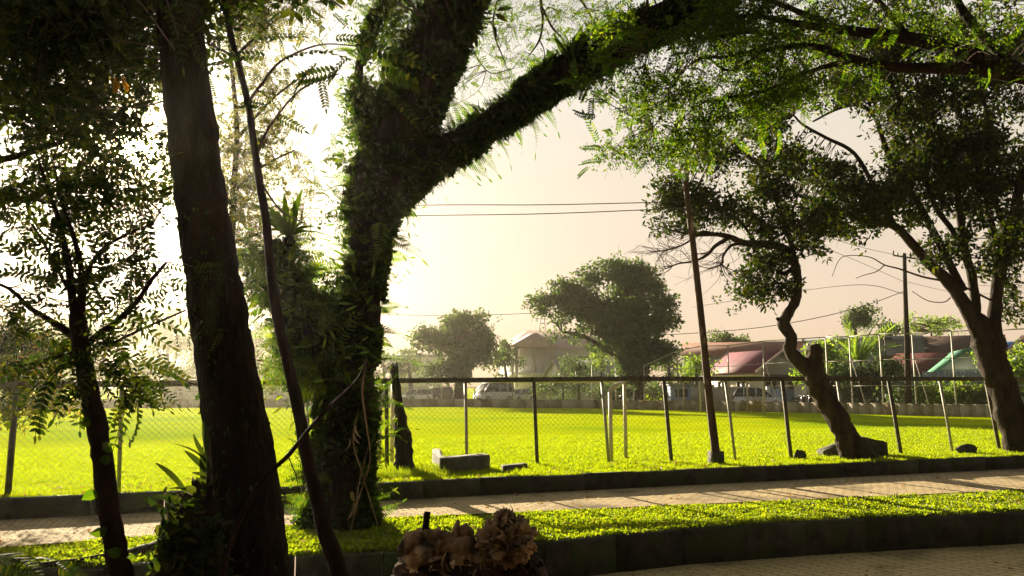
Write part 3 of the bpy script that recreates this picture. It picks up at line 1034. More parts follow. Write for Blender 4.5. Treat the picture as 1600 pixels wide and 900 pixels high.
door_m = mat('door_wood', (.16, .08, .05), (.2, .11, .07), scale=5)


def place(mb, root, name, m, R, loc, parent=None, smooth=False):
    """geometry built in the building's own axes, written in the thing's space"""
    mb.V = [v @ R.T for v in mb.V]
    o = mb.build(name, m, parent or root, local=True, smooth=smooth)
    return o


def house(name, c, w, d, h, rise, rz, wm, rm, label, ridge='x', over=.45, windows=(), doors=(), gable_m=None, hip=0.0, cat='house', group=None, wall2=None, trim=None):
    """w along local x, d along local y, front = local -y. windows: (face, u, z, ww, wh)"""
    t = thing(name, c, label, cat, group)
    R = rotz(rz)
    mb = MB(); mb.box((0, 0, h / 2 - .1), (w, d, h + .2)); place(mb, t, 'wall', wm, R, c)
    # roof: ridge along x (or y)
    W, D = (w, d) if ridge == 'x' else (d, w)
    e = over
    mb = MB()
    L2, D2 = W / 2 + e, D / 2 + e
    zz = h - e * rise / (D / 2)
    rl = L2 - hip
    th = .12
    def tr(v): return v if ridge == 'x' else [-v[1], v[0], v[2]]
    top = [[-L2, -D2, zz], [L2, -D2, zz], [L2, D2, zz], [-L2, D2, zz], [-rl, 0, h + rise], [rl, 0, h + rise]]
    V = [tr(v) for v in top] + [tr([v[0], v[1], v[2] - th]) for v in top]
    if hip > 0:
        F4 = [[0, 1, 5, 4], [2, 3, 4, 5], [7, 6, 10, 11], [9, 8, 11, 10]]
        F3 = [[1, 2, 5], [3, 0, 4], [8, 7, 11], [6, 9, 10]]
    else:
        F4 = [[0, 1, 5, 4], [2, 3, 4, 5], [7, 6, 10, 11], [9, 8, 11, 10], [1, 7, 11, 5], [5, 11, 8, 2], [0, 4, 10, 6], [4, 3, 9, 10]]
        F3 = []
    F4 += [[0, 6, 7, 1], [2, 8, 9, 3]] + ([[1, 7, 8, 2], [3, 9, 6, 0]] if hip > 0 else [])
    mb.add(V, [np.array(F4)] + ([np.array(F3)] if F3 else []))
    ro = place(mb, t, 'roof', rm, R, c)
    if hip == 0:
        for sx in (-1, 1):
            mb = MB()
            x = sx * (W / 2 - .03)
            V = [tr([x, -D / 2, h - .02]), tr([x, D / 2, h - .02]), tr([x, 0, h + rise * .985 - .1]), tr([x - sx * .15, -D / 2, h - .02]), tr([x - sx * .15, D / 2, h - .02]), tr([x - sx * .15, 0, h + rise * .985 - .1])]
            mb.add(V, [np.array([[0, 1, 2], [3, 5, 4]]), np.array([[0, 3, 4, 1], [1, 4, 5, 2], [2, 5, 3, 0]])])
            place(mb, t, 'gable', gable_m or wm, R, c)
        for sx in (-1, 1):
            for sy in (-1, 1):
                mb = MB()
                mb.bar(tr([sx * (L2 + .02), sy * D2, zz - .06]), tr([sx * (L2 + .02), 0, h + rise - .06]), .05, .2)
                place(mb, t, 'barge_board', trim or frame_m, R, c)
    for (face, u, z, ww, wh) in windows:
        off = {'f': (0, -d / 2, 0), 'b': (0, d / 2, math.pi), 'r': (w / 2, 0, math.pi / 2), 'l': (-w / 2, 0, -math.pi / 2)}[face]
        Rf = rotz(off[2]); o0 = np.array([off[0], off[1], 0])
        fr = MB()
        for a, b in (((-ww / 2, 0), (ww / 2, 0)), ((-ww / 2, wh), (ww / 2, wh)), ((-ww / 2, 0), (-ww / 2, wh)), ((ww / 2, 0), (ww / 2, wh)), ((0, 0), (0, wh))):
            fr.bar([u + a[0], -.03, z + a[1]], [u + b[0], -.03, z + b[1]], .09, .09)
        fr.V = [v @ Rf.T + o0 for v in fr.V]
        fo = place(fr, t, 'window', frame_m, R, c)
        gl = MB(); gl.box((u, -.004, z + wh / 2), (ww - .05, .03, wh - .05)); gl.V = [v @ Rf.T + o0 for v in gl.V]
        gl.V = [v @ R.T for v in gl.V]
        gl.build('pane', glass_m, fo, local=True)
    for (face, u, ww, wh) in doors:
        off = {'f': (0, -d / 2, 0), 'r': (w / 2, 0, math.pi / 2), 'l': (-w / 2, 0, -math.pi / 2)}[face]
        dm = MB(); dm.box((u, -.02, wh / 2), (ww, .08, wh)); dm.V = [v @ rotz(off[2]).T + np.array([off[0], off[1], 0]) for v in dm.V]
        place(dm, t, 'door', door_m, R, c)
    return t, R


def px_c(x, Y): 
    p = at(x, 606, Y); return np.array([p[0], Y, 0.])


# white two storey house
c = px_c(868, 104)
t, R = house('two_storey_house', c, 13, 8, 6.9, 2.2, .35, w_white, roof_pale, 'white two storey house with red brown hipped roof and columned balcony beyond the trees', 'x', .7, [('f', 2.2, 4.4, 1.2, 1.2), ('f', 4.6, 4.4, 1, 1.2), ('f', 2, 1, 1.6, 1.4)], [('f', -1, 1.0, 2.2)], hip=3.2)
mb = MB(); mb.box((-5.2, -4.8, 3.3), (5.5, 2.4, .3)); place(mb, t, 'balcony_slab', w_white, R, c)
mb = MB()
for k in range(12): mb.box((-7.7 + k * .48, -5.9, 3.9), (.06, .06, .9))
mb.box((-5.1, -5.9, 4.4), (5.5, .1, .1)); place(mb, t, 'balcony_railing', w_white, R, c)
for k in (-7.6, -5.2, -2.6):
    mb = MB(); mb.box((k, -5.7, 3.3), (.35, .35, 6.6)); place(mb, t, 'column', w_cream, R, c)
mb = MB(); mb.prism([(-8.1, 6.6), (-2.2, 6.6), (-5.15, 8.3)], -6.3, -3); place(mb, t, 'porch_roof', roof_pale, R, c)
mb = MB()
for a_, b_ in (((-.5, 0), (.5, 0)), ((-.5, 0), (-.15, 3.2)), ((.5, 0), (.15, 3.2)), ((-.9, 2), (.9, 2)), ((-.3, 1.4), (.3, 1.4))):
    mb.bar([a_[0] - 1.0, 2, 8.8 + a_[1]], [b_[0] - 1.0, 2, 8.8 + b_[1]], .1)
place(mb, t, 'roof_mast', steel, R, c)
# low wing with grey sheet roof
c = px_c(925, 92)
house('outbuilding', c, 9, 6, 3.2, 1.6, .3, w_white, roof_grey, 'long low outbuilding with grey sheet roof before the white two storey house', 'x', .4, [('f', 1, 1, 1.2, 1)])
c = px_c(650, 125)
house('flat_house', c, 8, 7, 6.4, .5, .1, w_white, roof_grey, 'pale hazy box-shaped house behind the dense round tree', 'x', .2, [('f', 0, 4, 1, 1), ('f', 2, 4, 1, 1)])
c = px_c(270, 92)
house('field_shed', c, 7, 4, 1.9, .5, .0, w_white, roof_grey, 'small pale shed in the mist beyond the field behind the thick trunk', 'x', .3, [('f', 1.5, .8, 1, .7), ('f', -1.5, .8, 1, .7)])
c = px_c(425, 95)
house('field_shed', c, 4, 4, 2.0, .6, .4, w_white, roof_grey, 'narrow bluish hut in the mist between the thick trunk and the fern covered tree', 'x', .3, [('f', 0, .8, 1, .8)])
# pink roofed bungalow
c = px_c(1182, 72)
t, R = house('bungalow', c, 7.4, 5.0, 3.3, 1.65, -1.25, w_cream, roof_pink, 'cream bungalow with magenta pink sheet roof facing the parked white car', 'x', .5,
             [('f', -1.6, 1, 1.3, 1.2), ('f', 1.4, 1, 1.3, 1.2), ('r', -1.2, 1, 1.2, 1.2)], [('r', 1.1, .95, 2.1)])
mb = MB(); mb.box((5.2, 0, 2.5), (2.6, 4.2, .12), R=np.array([[math.cos(.14), 0, math.sin(.14)], [0, 1, 0], [-math.sin(.14), 0, math.cos(.14)]])); place(mb, t, 'awning', roof_brown, R, c)
for k in (-1.9, 1.9):
    mb = MB(); mb.box((6.2, k, 1.15), (.15, .15, 2.3)); place(mb, t, 'awning_post', w_white, R, c)
c = px_c(1165, 90)
house('long_roof_house', c, 13, 7, 5.4, 1.4, -.3, w_grey, roof_rb, 'long dull building with dark red roof behind the magenta roofed bungalow', 'x', .4, [('f', -3, 2, 1, 1)])
c = px_c(1235, 86)
house('barrel_roof_house', c, 7, 8, 4.4, 1.3, .2, w_grey, roof_grey, 'grey gabled warehouse end showing behind the crooked tree stump', 'y', .3, [('f', 0, 2.6, 1.2, .9)])
c = px_c(1350, 82)
house('concrete_block_building', c, 11, 8, 6.4, .5, -.4, w_grey, roof_grey, 'plain grey concrete building behind the palm', 'x', .1, [('f', 2, 3.3, .9, .7), ('f', -3, 3.3, .9, .7)])
# right hand group
c = px_c(1478, 78)
house('tiled_house', c, 9.5, 6, 4.9, 1.8, -.5, w_cream, roof_brown, 'wide house with dark brown tiled roof showing above the green trimmed house', 'x', .5, [('f', -3, 1.5, 1.2, 1.2)], trim=roof_rb)
c = px_c(1442, 66)
house('red_roof_house', c, 5.2, 5, 3.0, 1.5, -.5, w_blue, roof_red, 'small pale blue house with red sheet roof beside the dark utility pole', 'x', .4, [('f', -1.2, .9, 1, 1), ('f', 1, .9, 1, 1)], hip=1.2)
c = px_c(1503, 62)
house('green_trim_house', c, 4.4, 6, 2.95, 1.6, -.35, w_mint, roof_green, 'mint green gabled house with bright green roof edges beyond the wall', 'y', .5, [('f', -1.2, .9, 1, 1.1), ('f', 1.2, .9, 1, 1.1)], [('f', 0, .85, 2)], gable_m=w_white, trim=roof_green)
c = px_c(1570, 66)
house('green_trim_house', c, 5, 6, 3.0, 1.3, -.4, w_mint, roof_green, 'mint green wing with plain green roof slope behind the forked tree trunk', 'x', .5, [('f', .5, .9, 1, 1.1)], trim=roof_green)
c = px_c(1572, 96)
house('blue_roof_house', c, 4, 6, 6.0, 1.2, .0, w_white, roof_blue, 'distant house with vivid blue roof seen through the tree fork', 'x', .3, [('f', 0, 3, 1, 1)])
c = px_c(1622, 82)
house('dark_tile_house', c, 6.5, 6, 4.6, 2.5, -.5, w_cream, roof_brown, 'steep dark tiled roof house at the frame edge past the forked tree', 'x', .4, [('f', -1, 1.5, 1, 1)], hip=2.6)
# yard fences
c0 = px_c(1450, 58)
mb = MB()
for k in range(22):
    x0 = -.2 + k * .24
    mb.box((x0, rng.uniform(-.02, .02), 2.15), (.23, .03, 1.25 + rng.uniform(-.05, .05)))
ft = thing('sheet_metal_fence', c0, 'patched grey blue metal sheet fence on a mint base before the green trimmed house', 'fence')
place(mb, ft, 'sheet_panel', sheet_m, rotz(-.5), c0)
mb = MB(); mb.box((2.4, 0, .72), (5.6, .16, 1.6)); place(mb, ft, 'base_wall', w_mint, rotz(-.5), c0)
c0 = px_c(1205, 66)
gt = thing('yard_gate', c0, 'pale blue sheet gate between white piers beside the white car', 'gate')
mb = MB(); mb.box((.9, 0, .75), (2.0, .06, 1.5)); place(mb, gt, 'gate_panel', w_blue, rotz(0), c0)
for k in (-.25, 2.1):
    mb = MB(); mb.box((k, 0, .85), (.3, .3, 1.7)); place(mb, gt, 'pier', w_white, rotz(0), c0)
c0 = px_c(1085, 64)
yw_ = thing('yard_wall', c0, 'pale rough plastered yard wall below the magenta roof', 'wall')
mb = MB(); mb.box((1.5, 0, .8), (6.2, .2, 1.7)); place(mb, yw_, 'wall', w_cream, rotz(-.05), c0)
mb = MB()
for k in (-1.6, 1.4, 4.5): mb.box((k, -.02, .9), (.3, .3, 1.9))
place(mb, yw_, 'pier', w_cream, rotz(-.05), c0)
c0 = px_c(1061, 63)
kb = thing('kiosk', c0, 'small blue grey kiosk cabin standing behind the far wall beside the lone tree', 'kiosk')
mb = MB(); mb.box((0, 0, .9), (1.5, 1.2, 1.8)); place(mb, kb, 'cabin', w_blue, rotz(.1), c0)
mb = MB(); mb.box((0, -.1, 1.85), (1.8, 1.5, .08)); place(mb, kb, 'roof', roof_grey, rotz(.1), c0)
mb = MB(); mb.box((0, -.61, 1.2), (1.0, .04, .6)); place(mb, kb, 'hatch', glass_m, rotz(.1), c0)

# ------------------------------------------------------------------ vehicles
paint_w = mat('white_paint', (.88, .88, .88), (.84, .84, .84), rough=.35, spec=.5)
paint_s = mat('silver_paint', (.72, .75, .8), (.68, .7, .74), rough=.35, spec=.5)
paint_d = mat('dark_paint', (.06, .06, .06), (.09, .09, .09), rough=.35, spec=.5)
trim_m = mat('black_trim', (.03, .03, .03), (.04, .04, .04), rough=.6)
lamp_m = mat('lamp_lens', (.6, .58, .5), (.7, .68, .6), rough=.2, spec=.6)
tail_m = mat('tail_lens', (.35, .02, .02), (.3, .02, .02), rough=.3)
hub_m = mat('wheel_rim', (.4, .4, .4), (.5, .5, .5), rough=.4, metal=.6)


def car(name, c, rz, L, W, H, kind, pm, label, cat, group='vehicles parked beyond the far wall'):
    """lofted body; x = forward"""
    t = thing(name, c, label, cat, group, rz)
    if kind == 'hatch':
        st_ = [(-.5, .42, .62, .90), (-.47, .28, .95, .98), (-.30, .22, .96, 1), (.18, .22, .93, 1), (.30, .22, .90, .99), (.44, .24, .78, .95), (.5, .36, .58, .82)]
        gh = [(-.485, .50), (-.40, .97), (-.30, 1.0), (.02, 1.0), (.10, .93), (.27, .55)]
        belt = .60
    elif kind == 'van':
        st_ = [(-.5, .3, .9, .96), (-.48, .2, 1.0, 1), (.22, .2, 1.0, 1), (.36, .2, .96, 1), (.46, .22, .84, .96), (.5, .32, .62, .86)]
        gh = [(-.49, .5), (-.46, .96), (-.42, 1.0), (.18, 1.0), (.26, .95), (.42, .52)]
        belt = .54
    else:
        st_ = [(-.5, .36, .84, .96), (-.48, .26, .98, 1), (.16, .26, .98, 1), (.30, .26, .95, 1), (.46, .28, .90, .97), (.5, .36, .7, .9)]
        gh = [(-.49, .54), (-.46, .97), (-.42, 1.0), (.06, 1.0), (.10, .97), (.20, .56)]
        belt = .56
    zb = belt * H
    mb = MB(); V = []
    for (x, z0, zt, wf) in st_:
        w = W / 2 * wf; z0 *= .8 * 1.0; a = z0 * .9; b = zb * zt
        V += [[x * L, -w * .92, a * .6], [x * L, -w, a + .15], [x * L, -w, b - .12], [x * L, -w * .93, b], [x * L, w * .93, b], [x * L, w, b - .12], [x * L, w, a + .15], [x * L, w * .92, a * .6]]
    n = 8
    F = [[i * n + k, (i + 1) * n + k, (i + 1) * n + (k + 1) % n, i * n + (k + 1) % n] for i in range(len(st_) - 1) for k in range(n)]
    mb.add(V, np.array(F)); mb.F.append(np.array([list(range(n))])); mb.F.append(np.array([list(range((len(st_) - 1) * n, len(st_) * n))[::-1]]))
    # roof skin and pillars
    gw0, gw1 = W / 2 * .93, W / 2 * .78
    g = [(x * L, zb + (H - zb) * (z - belt) / (1 - belt) if z > belt else zb - .02) for x, z in gh]
    wd = [gw0 if i in (0, len(g) - 1) else gw1 + (gw0 - gw1) * (H - z) / (H - zb) for i, (x, z) in enumerate(g)]
    for i in range(1, len(g) - 2):
        (x0, z0), (x1, z1) = g[i], g[i + 1]
        if z0 > H * .9 and z1 > H * .9:
            mb.box(((x0 + x1) / 2, 0, (z0 + z1) / 2 + .01), (abs(x1 - x0) + .04, wd[i] * 2, .05))
    for i in (0, len(g) - 2):
        for s_ in (-1, 1):
            mb.bar([g[i][0], s_ * wd[i], g[i][1]], [g[i + 1][0], s_ * wd[i + 1], g[i + 1][1]], .07)
    for xm in (-.28, -.05):
        for s_ in (-1, 1):
            mb.bar([xm * L, s_ * gw0 * .99, zb - .02], [xm * L, s_ * gw1 * 1.01, H - .03], .07)
    mb.build('body', pm, t, local=True)
    mb = MB()
    V = []
    for (x, z), w in zip(g, wd):
        V += [[x, -w * .985, z - .02], [x, w * .985, z - .02]]
    Vb = [[x, -gw0 * .985, zb - .03] for (x, z) in g] + [[x, gw0 * .985, zb - .03] for (x, z) in g]
    m_ = len(g)
    F = [[2 * i, 2 * i + 1, 2 * i + 3, 2 * i + 2] for i in range(m_ - 1)]
    F += [[2 * i, 2 * i + 2, 2 * m_ + i + 1, 2 * m_ + i] for i in range(m_ - 1)]
    F += [[2 * i + 1, 3 * m_ + i, 3 * m_ + i + 1, 2 * i + 3] for i in range(m_ - 1)]
    mb.add(V + Vb, np.array(F)); mb.build('window', glass_m, t, local=True)
    for sx in (-.31, .31):
        for s_ in (-1, 1):
            r = .33 if kind != 'van' else .36
            a = np.linspace(0, 2 * math.pi, 19)[:-1]
            mb = MB(); mb.tube([[sx * L, s_ * (W / 2 - .2), r], [sx * L, s_ * (W / 2 + .02), r]], r, 16)
            wh = mb.build('wheel', rubber, t, local=True)
            mb = MB(); mb.tube([[sx * L, s_ * (W / 2 - .02), r], [sx * L, s_ * (W / 2 + .035), r]], r * .6, 12)
            mb.build('rim', hub_m, wh, local=True)
    for s_ in (-1, 1):
        mb = MB(); mb.box((L * .475, s_ * W * .36, zb * .82), (.18, .34, .16)); mb.build('headlight', lamp_m, t, local=True)
        mb = MB(); mb.box((-L * .485, s_ * W * .42, zb * .9), (.1, .2, .34)); mb.build('tail_light', tail_m, t, local=True)
        mb = MB(); mb.box((L * .17, s_ * (W / 2 + .1), zb + .08), (.1, .18, .13)); mb.build('mirror', pm, t, local=True)
    mb = MB(); mb.box((L * .49, 0, .42), (.12, W * .86, .2)); mb.box((-L * .49, 0, .42), (.12, W * .86, .2)); mb.build('bumper', trim_m, t, local=True)
    if kind in ('van', 'suv'):
        mb = MB()
        for s_ in (-1, 1): mb.bar([-L * .4, s_ * W * .36, H + .12], [L * .12, s_ * W * .36, H + .12], .05)
        for k in range(5): mb.bar([-L * .38 + k * L * .12, -W * .36, H + .1], [-L * .38 + k * L * .12, W * .36, H + .1], .04)
        mb.build('roof_rack', trim_m, t, local=True)
    return t


car('parked_car', px_c(650, 92), -2.3, 3.9, 1.68, 1.45, 'hatch', paint_w, 'white hatchback parked alone under the hazy trees behind the far wall', 'car')
car('parked_suv', px_c(699, 95), .15, 4.2, 1.75, 1.75, 'suv', paint_d, 'dark boxy off-roader with pale roof in the shade of the round tree', 'car')
car('parked_van', px_c(772, 88), -2.5, 4.6, 1.8, 2.15, 'van', paint_w, 'white minibus with roof rack parked next to the round tree', 'van')
car('parked_car', px_c(812, 92), -2.2, 4.1, 1.7, 1.5, 'hatch', paint_w, 'white car parked immediately beside the minibus with roof rack', 'car')
car('parked_car', px_c(1186, 61), -.35, 3.9, 1.68, 1.62, 'hatch', paint_s, 'silver white family car parked before the magenta roofed bungalow', 'car')


def motorbike(c, rz, label, group=None):
    t = thing('motorbike', c, label, 'motorbike', group, rz)
    for x in (-.6, .62):
        a = np.linspace(0, 2 * math.pi, 17)
        mb = MB(); mb.tube(np.stack([x + .26 * np.cos(a), 0 * a, .3 + .26 * np.sin(a)], 1), .045, 6, cap=False)
        w = mb.build('wheel', rubber, t, local=True)
        mb = MB()
        for k in range(6): mb.bar([x, 0, .3], [x + .25 * math.cos(k * 1.047), 0, .3 + .25 * math.sin(k * 1.047)], .02)
        mb.build('rim', hub_m, w, local=True)
    mb = MB()
    mb.tube(spline([[-.62, 0, .3], [-.35, 0, .55], [.1, 0, .4], [.35, 0, .6], [.42, 0, .95]], 3), .06, 6)
    mb.tube([[.62, .07, .3], [.44, .05, .95]], .03, 6); mb.tube([[.62, -.07, .3], [.44, -.05, .95]], .03, 6)
    mb.blob((-.05, 0, .42), (.28, .13, .2), .1); mb.build('frame', trim_m, t, local=True)
    mb = MB(); mb.blob((-.25, 0, .8), (.42, .13, .08), .05); mb.build('seat', rubber, t, local=True)
    mb = MB(); mb.blob((.36, 0, .72), (.12, .17, .28), .1); mb.build('leg_shield', paint_d, t, local=True)
    mb = MB(); mb.tube([[.3, -.32, 1.02], [.42, -.1, 1.0], [.42, .1, 1.0], [.3, .32, 1.02]], .018, 6); mb.build('handlebar', hub_m, t, local=True)
    mb = MB(); mb.blob((.5, 0, .93), (.07, .09, .08), 0); mb.build('headlight', lamp_m, t, local=True)
    return t


motorbike(px_c(972, 70), -1.9, 'motorbike being ridden along the road behind the far wall')
motorbike(px_c(1247, 60), .3, 'dark motorbike parked by the shrubs under the crooked tree', 'parked motorbikes')
motorbike(px_c(1258, 60.5), .1, 'second parked motorbike closer to the shrubs', 'parked motorbikes')
# rider: one continuous skinned body, astride the seat
skin_cloth = mat('white_shirt', (.6, .6, .62), (.5, .5, .52), scale=6)
c = px_c(972, 70)
J = {'pel': (0, 0, .9), 'waist': (.02, 0, 1.08), 'chest': (.06, 0, 1.3), 'neck': (.09, 0, 1.45), 'head': (.12, 0, 1.6),
     'sl': (.06, .17, 1.38), 'el': (.22, .27, 1.16), 'hl': (.5, .3, 1.08), 'sr': (.06, -.17, 1.38), 'er': (.22, -.27, 1.16), 'hr': (.5, -.3, 1.08),
     'hipl': (0, .1, .88), 'kl': (.42, .2, .82), 'al': (.22, .18, .42), 'tl': (.4, .18, .36), 'hipr': (0, -.1, .88), 'kr': (.42, -.2, .82), 'ar': (.22, -.18, .42), 'tr': (.4, -.18, .36)}
Rr = {'pel': .15, 'waist': .13, 'chest': .16, 'neck': .06, 'head': .1, 'sl': .08, 'el': .05, 'hl': .035, 'sr': .08, 'er': .05, 'hr': .035, 'hipl': .1, 'kl': .07, 'al': .045, 'tl': .04, 'hipr': .1, 'kr': .07, 'ar': .045, 'tr': .04}
E = [('pel', 'waist'), ('waist', 'chest'), ('chest', 'neck'), ('neck', 'head'), ('chest', 'sl'), ('sl', 'el'), ('el', 'hl'), ('chest', 'sr'), ('sr', 'er'), ('er', 'hr'), ('pel', 'hipl'), ('hipl', 'kl'), ('kl', 'al'), ('al', 'tl'), ('pel', 'hipr'), ('hipr', 'kr'), ('kr', 'ar'), ('ar', 'tr')]
ks = list(J)
me = bpy.data.meshes.new('person')
me.from_pydata([J[k] for k in ks], [(ks.index(a), ks.index(b)) for a, b in E], [])
rider = bpy.data.objects.new('person', me); COL.objects.link(rider)
me.materials.append(skin_cloth)
md = rider.modifiers.new('skin', 'SKIN')
if not me.skin_vertices: me.attributes.new('x', 'FLOAT', 'POINT')
try:
    for i, k in enumerate(ks):
        me.skin_vertices[0].data[i].radius = (Rr[k], Rr[k])
    me.skin_vertices[0].data[0].use_root = True
except Exception:
    # no skin layer yet: build it with a bmesh layer
    import bmesh
    bm = bmesh.new(); bm.from_mesh(me); ly = bm.verts.layers.skin.verify()
    for v, k in zip(bm.verts, ks):
        v[ly].radius = (Rr[k], Rr[k])
        if k == 'pel': v[ly].use_root = True
    bm.to_mesh(me); bm.free()
rider.modifiers.new('smooth', 'SUBSURF').levels = 1
rider.location = tuple(c); rider.rotation_euler = (0, 0, -1.9)
tag(rider, 'person in white shirt and helmet riding a motorbike behind the far wall', 'person')
mb = MB(); mb.blob((.12, 0, 1.64), (.15, .135, .15), 0, 1, 14, 10); h = mb.build('helmet', paint_w, rider, local=True, smooth=True)

# ------------------------------------------------------------------ trees beyond the field
def far_tree(x, ybase, blobs, Y, label, m=leaf_far, name='tree', cat='tree', trunk=None, scale=1.0, group=None, temps=None, bark=bark_mid, limbs=(), cr=.55, wtr=6):
    b = at(x, ybase, Y); b[2] = 0
    t = thing(name, b, label, cat, group)
    ytop = blobs[0][1]
    T = trunk or [(x, ybase + 2, wtr * 1.1), (x + 2, (ybase + ytop) / 2 + 12, wtr * .75), (x - 1, ytop, wtr * .35)]
    S = [pxline(T, Y, 4)]
    limb(t, S[0], bark, 'trunk', 8, .15, 2)
    for l in limbs:
        S.append(pxline(l, Y, 4)); limb(t, S[-1], bark, 'branch', 6, .1, 2)
    crown(t, S, [(q[0], q[1], q[2] * 1.04, q[3] * 1.06, Y, q[2] * Y / FPX * .8, q[4], q[5]) for q in blobs], temps or SPRIG_FAR, m, scale=scale * .85, cr=cr * .8, twig_r=.03, gap=-.02, gapf=.6)
    return t


# the dense round tree left of the white house
far_tree(715, 632, [(712, 540, 50, 44, 70, 10), (672, 538, 20, 26, 16, 9), (752, 520, 20, 28, 16, 9), (722, 500, 22, 14, 12, 9), (765, 545, 14, 22, 10, 8), (712, 578, 42, 18, 22, 9)], 74,
         'dense round dark tree with short trunk beside the white minibus', wtr=9)
# the lone two-lobed tree
far_tree(998, 639, [(968, 440, 50, 30, 70, 11), (985, 472, 60, 34, 60, 11), (945, 495, 40, 34, 60, 11), (965, 530, 34, 34, 40, 10), (1010, 552, 42, 42, 46, 11), (900, 455, 38, 26, 34, 10), (880, 480, 52, 20, 30, 9), (1005, 425, 28, 16, 20, 9), (985, 505, 50, 42, 62, 10), (1040, 492, 22, 26, 18, 9), (990, 560, 34, 34, 40, 9), (845, 478, 18, 12, 8, 8), (1015, 540, 28, 30, 20, 9), (1000, 585, 26, 12, 10, 8), (890, 522, 30, 8, 7, 6)], 62,
         'big tree with wide spreading left limb standing alone before the far wall', wtr=10,
         trunk=[(998, 641, 12), (998, 620, 9), (1000, 590, 8), (990, 540, 7), (985, 490, 5), (975, 440, 3)],
         limbs=[[(999, 605, 4.5), (975, 570, 3.8), (945, 545, 3.2), (910, 525, 3), (878, 518, 2)], [(955, 552, 4), (940, 520, 3.4), (925, 495, 2.6), (890, 470, 1.6)], [(1003, 585, 5), (1020, 540, 4), (1035, 495, 2)]], scale=.85, cr=.5)
TX = [
    (560, 622, [(560, 585, 45, 32, 26, 9)], 100, 'hazy rounded tree half hidden behind the fern covered trunk'),
    (640, 620, [(630, 570, 28, 18, 14, 8)], 95, 'low hazy bush-like tree in front of the pale flat house'),
    (635, 560, [(627, 553, 14, 9, 8, 7)], 130, 'tiny pale treetop above the flat house'),
    (600, 620, [(603, 575, 24, 30, 14, 8)], 100, 'misty tree between the fern covered trunk and flat house'),
    (790, 620, [(790, 570, 22, 35, 20, 8)], 96, 'narrow tree filling the gap between the round tree and white house'),
    (1045, 620, [(1042, 565, 26, 24, 18, 8)], 100, 'dull distant tree right beside the lone spreading tree'),
    (1138, 600, [(1128, 535, 24, 18, 16, 8), (1152, 545, 22, 14, 12, 8), (1165, 540, 14, 10, 6, 7)], 96, 'soft green tree rising over the magenta roof'),
    (1335, 560, [(1333, 492, 14, 12, 8, 8), (1350, 490, 16, 14, 9, 8), (1345, 510, 22, 12, 9, 8)], 84, 'dark tufted treetop above the palm'),
    (1390, 560, [(1392, 515, 13, 11, 8, 8)], 84, 'small dark treetop next to the utility pole'),
]
for (x, yb, bl, Y, lab) in TX:
    far_tree(x, yb, bl, Y, lab, group=None, wtr=5)
far_tree(1455, 560, [(1455, 508, 40, 22, 30, 7), (1425, 515, 20, 12, 8, 6), (1488, 512, 18, 12, 8, 6)], 92, 'pale airy feathery tree above the brown tiled roof', leaf_bush, scale=.7, cr=.5, wtr=3)
HZ = [(40, 560, 90, 52), (150, 540, 85, 62), (262, 545, 60, 62), (352, 555, 60, 50), (430, 545, 55, 58), (500, 552, 55, 50), (-60, 550, 70, 50)]
HL = ['misty tree mass at the frame edge beyond the yellow bush', 'tall misty tree behind the feathery leaved tree', 'misty tree just left of the thick dark trunk', 'misty tree hidden by the thick dark trunk', 'misty tree in the gap between thick trunk and slender stem', 'misty tree behind the fern covered branch', 'misty tree cut off by the frame edge']
for (x, y, rx, ry), lab in zip(HZ, HL):
    far_tree(x, 632, [(x, y, rx, ry, 60, 9), (x + rx * .3, y - ry * .5, rx * .5, ry * .5, 14, 9), (x, y + ry * .7, rx, ry * .5, 22, 9)], 118 + rng.uniform(-8, 8), lab, group='misty trees beyond the field', scale=1.25, cr=.9, wtr=6)

BX = [
    (1088, 574, 24, 14, 12, 66, 'bright yellow green bush between the lone tree and the magenta roof'),
    (1060, 600, 20, 18, 9, 70, 'dull green bush behind the kiosk'),
    (905, 572, 34, 15, 16, 80, 'olive bush spreading before the grey sheet roof'),
    (940, 560, 20, 22, 10, 78, 'light green bush rising beside the grey sheet roof'),
    (880, 606, 45, 18, 22, 74, 'long dull hedge behind the wall under the white house'),
    (960, 610, 40, 16, 18, 68, 'dark green shrubs behind the wall next to the rider'),
    (1020, 612, 22, 12, 9, 66, 'shrubs behind the wall right of the lone tree trunk'),
    (1266, 580, 16, 28, 18, 56, 'bright leafy bush glowing behind the crooked tree stump'),
    (1285, 555, 18, 22, 12, 58, 'light bush between the cut stump and the palm'),
    (1300, 590, 34, 36, 30, 62, 'dark green thicket before the plain grey building'),
    (1345, 600, 34, 28, 26, 60, 'dense dark thicket under the palm'),
    (1385, 590, 24, 36, 20, 60, 'dark thicket just before the utility pole'),
    (1412, 622, 26, 14, 10, 52, 'low green shrubs at the utility pole foot'),
    (1440, 618, 18, 14, 9, 52, 'rounded green shrub by the pale blue house'),
    (1500, 612, 12, 16, 9, 52, 'clipped upright green bush before the metal sheet fence'),
    (1475, 622, 18, 8, 6, 52, 'low leafy shrub left of the clipped bush'),
    (1522, 622, 16, 9, 6, 52, 'low leafy shrub right of the clipped bush'),
    (1545, 622, 20, 10, 9, 51, 'broad shrub before the base of the forked tree'),
    (1538, 556, 9, 10, 6, 56, 'yellow green bush above the green roof edge by the forked tree'),
    (1592, 580, 26, 34, 22, 50, 'light green bush at the frame edge past the forked tree'),
]
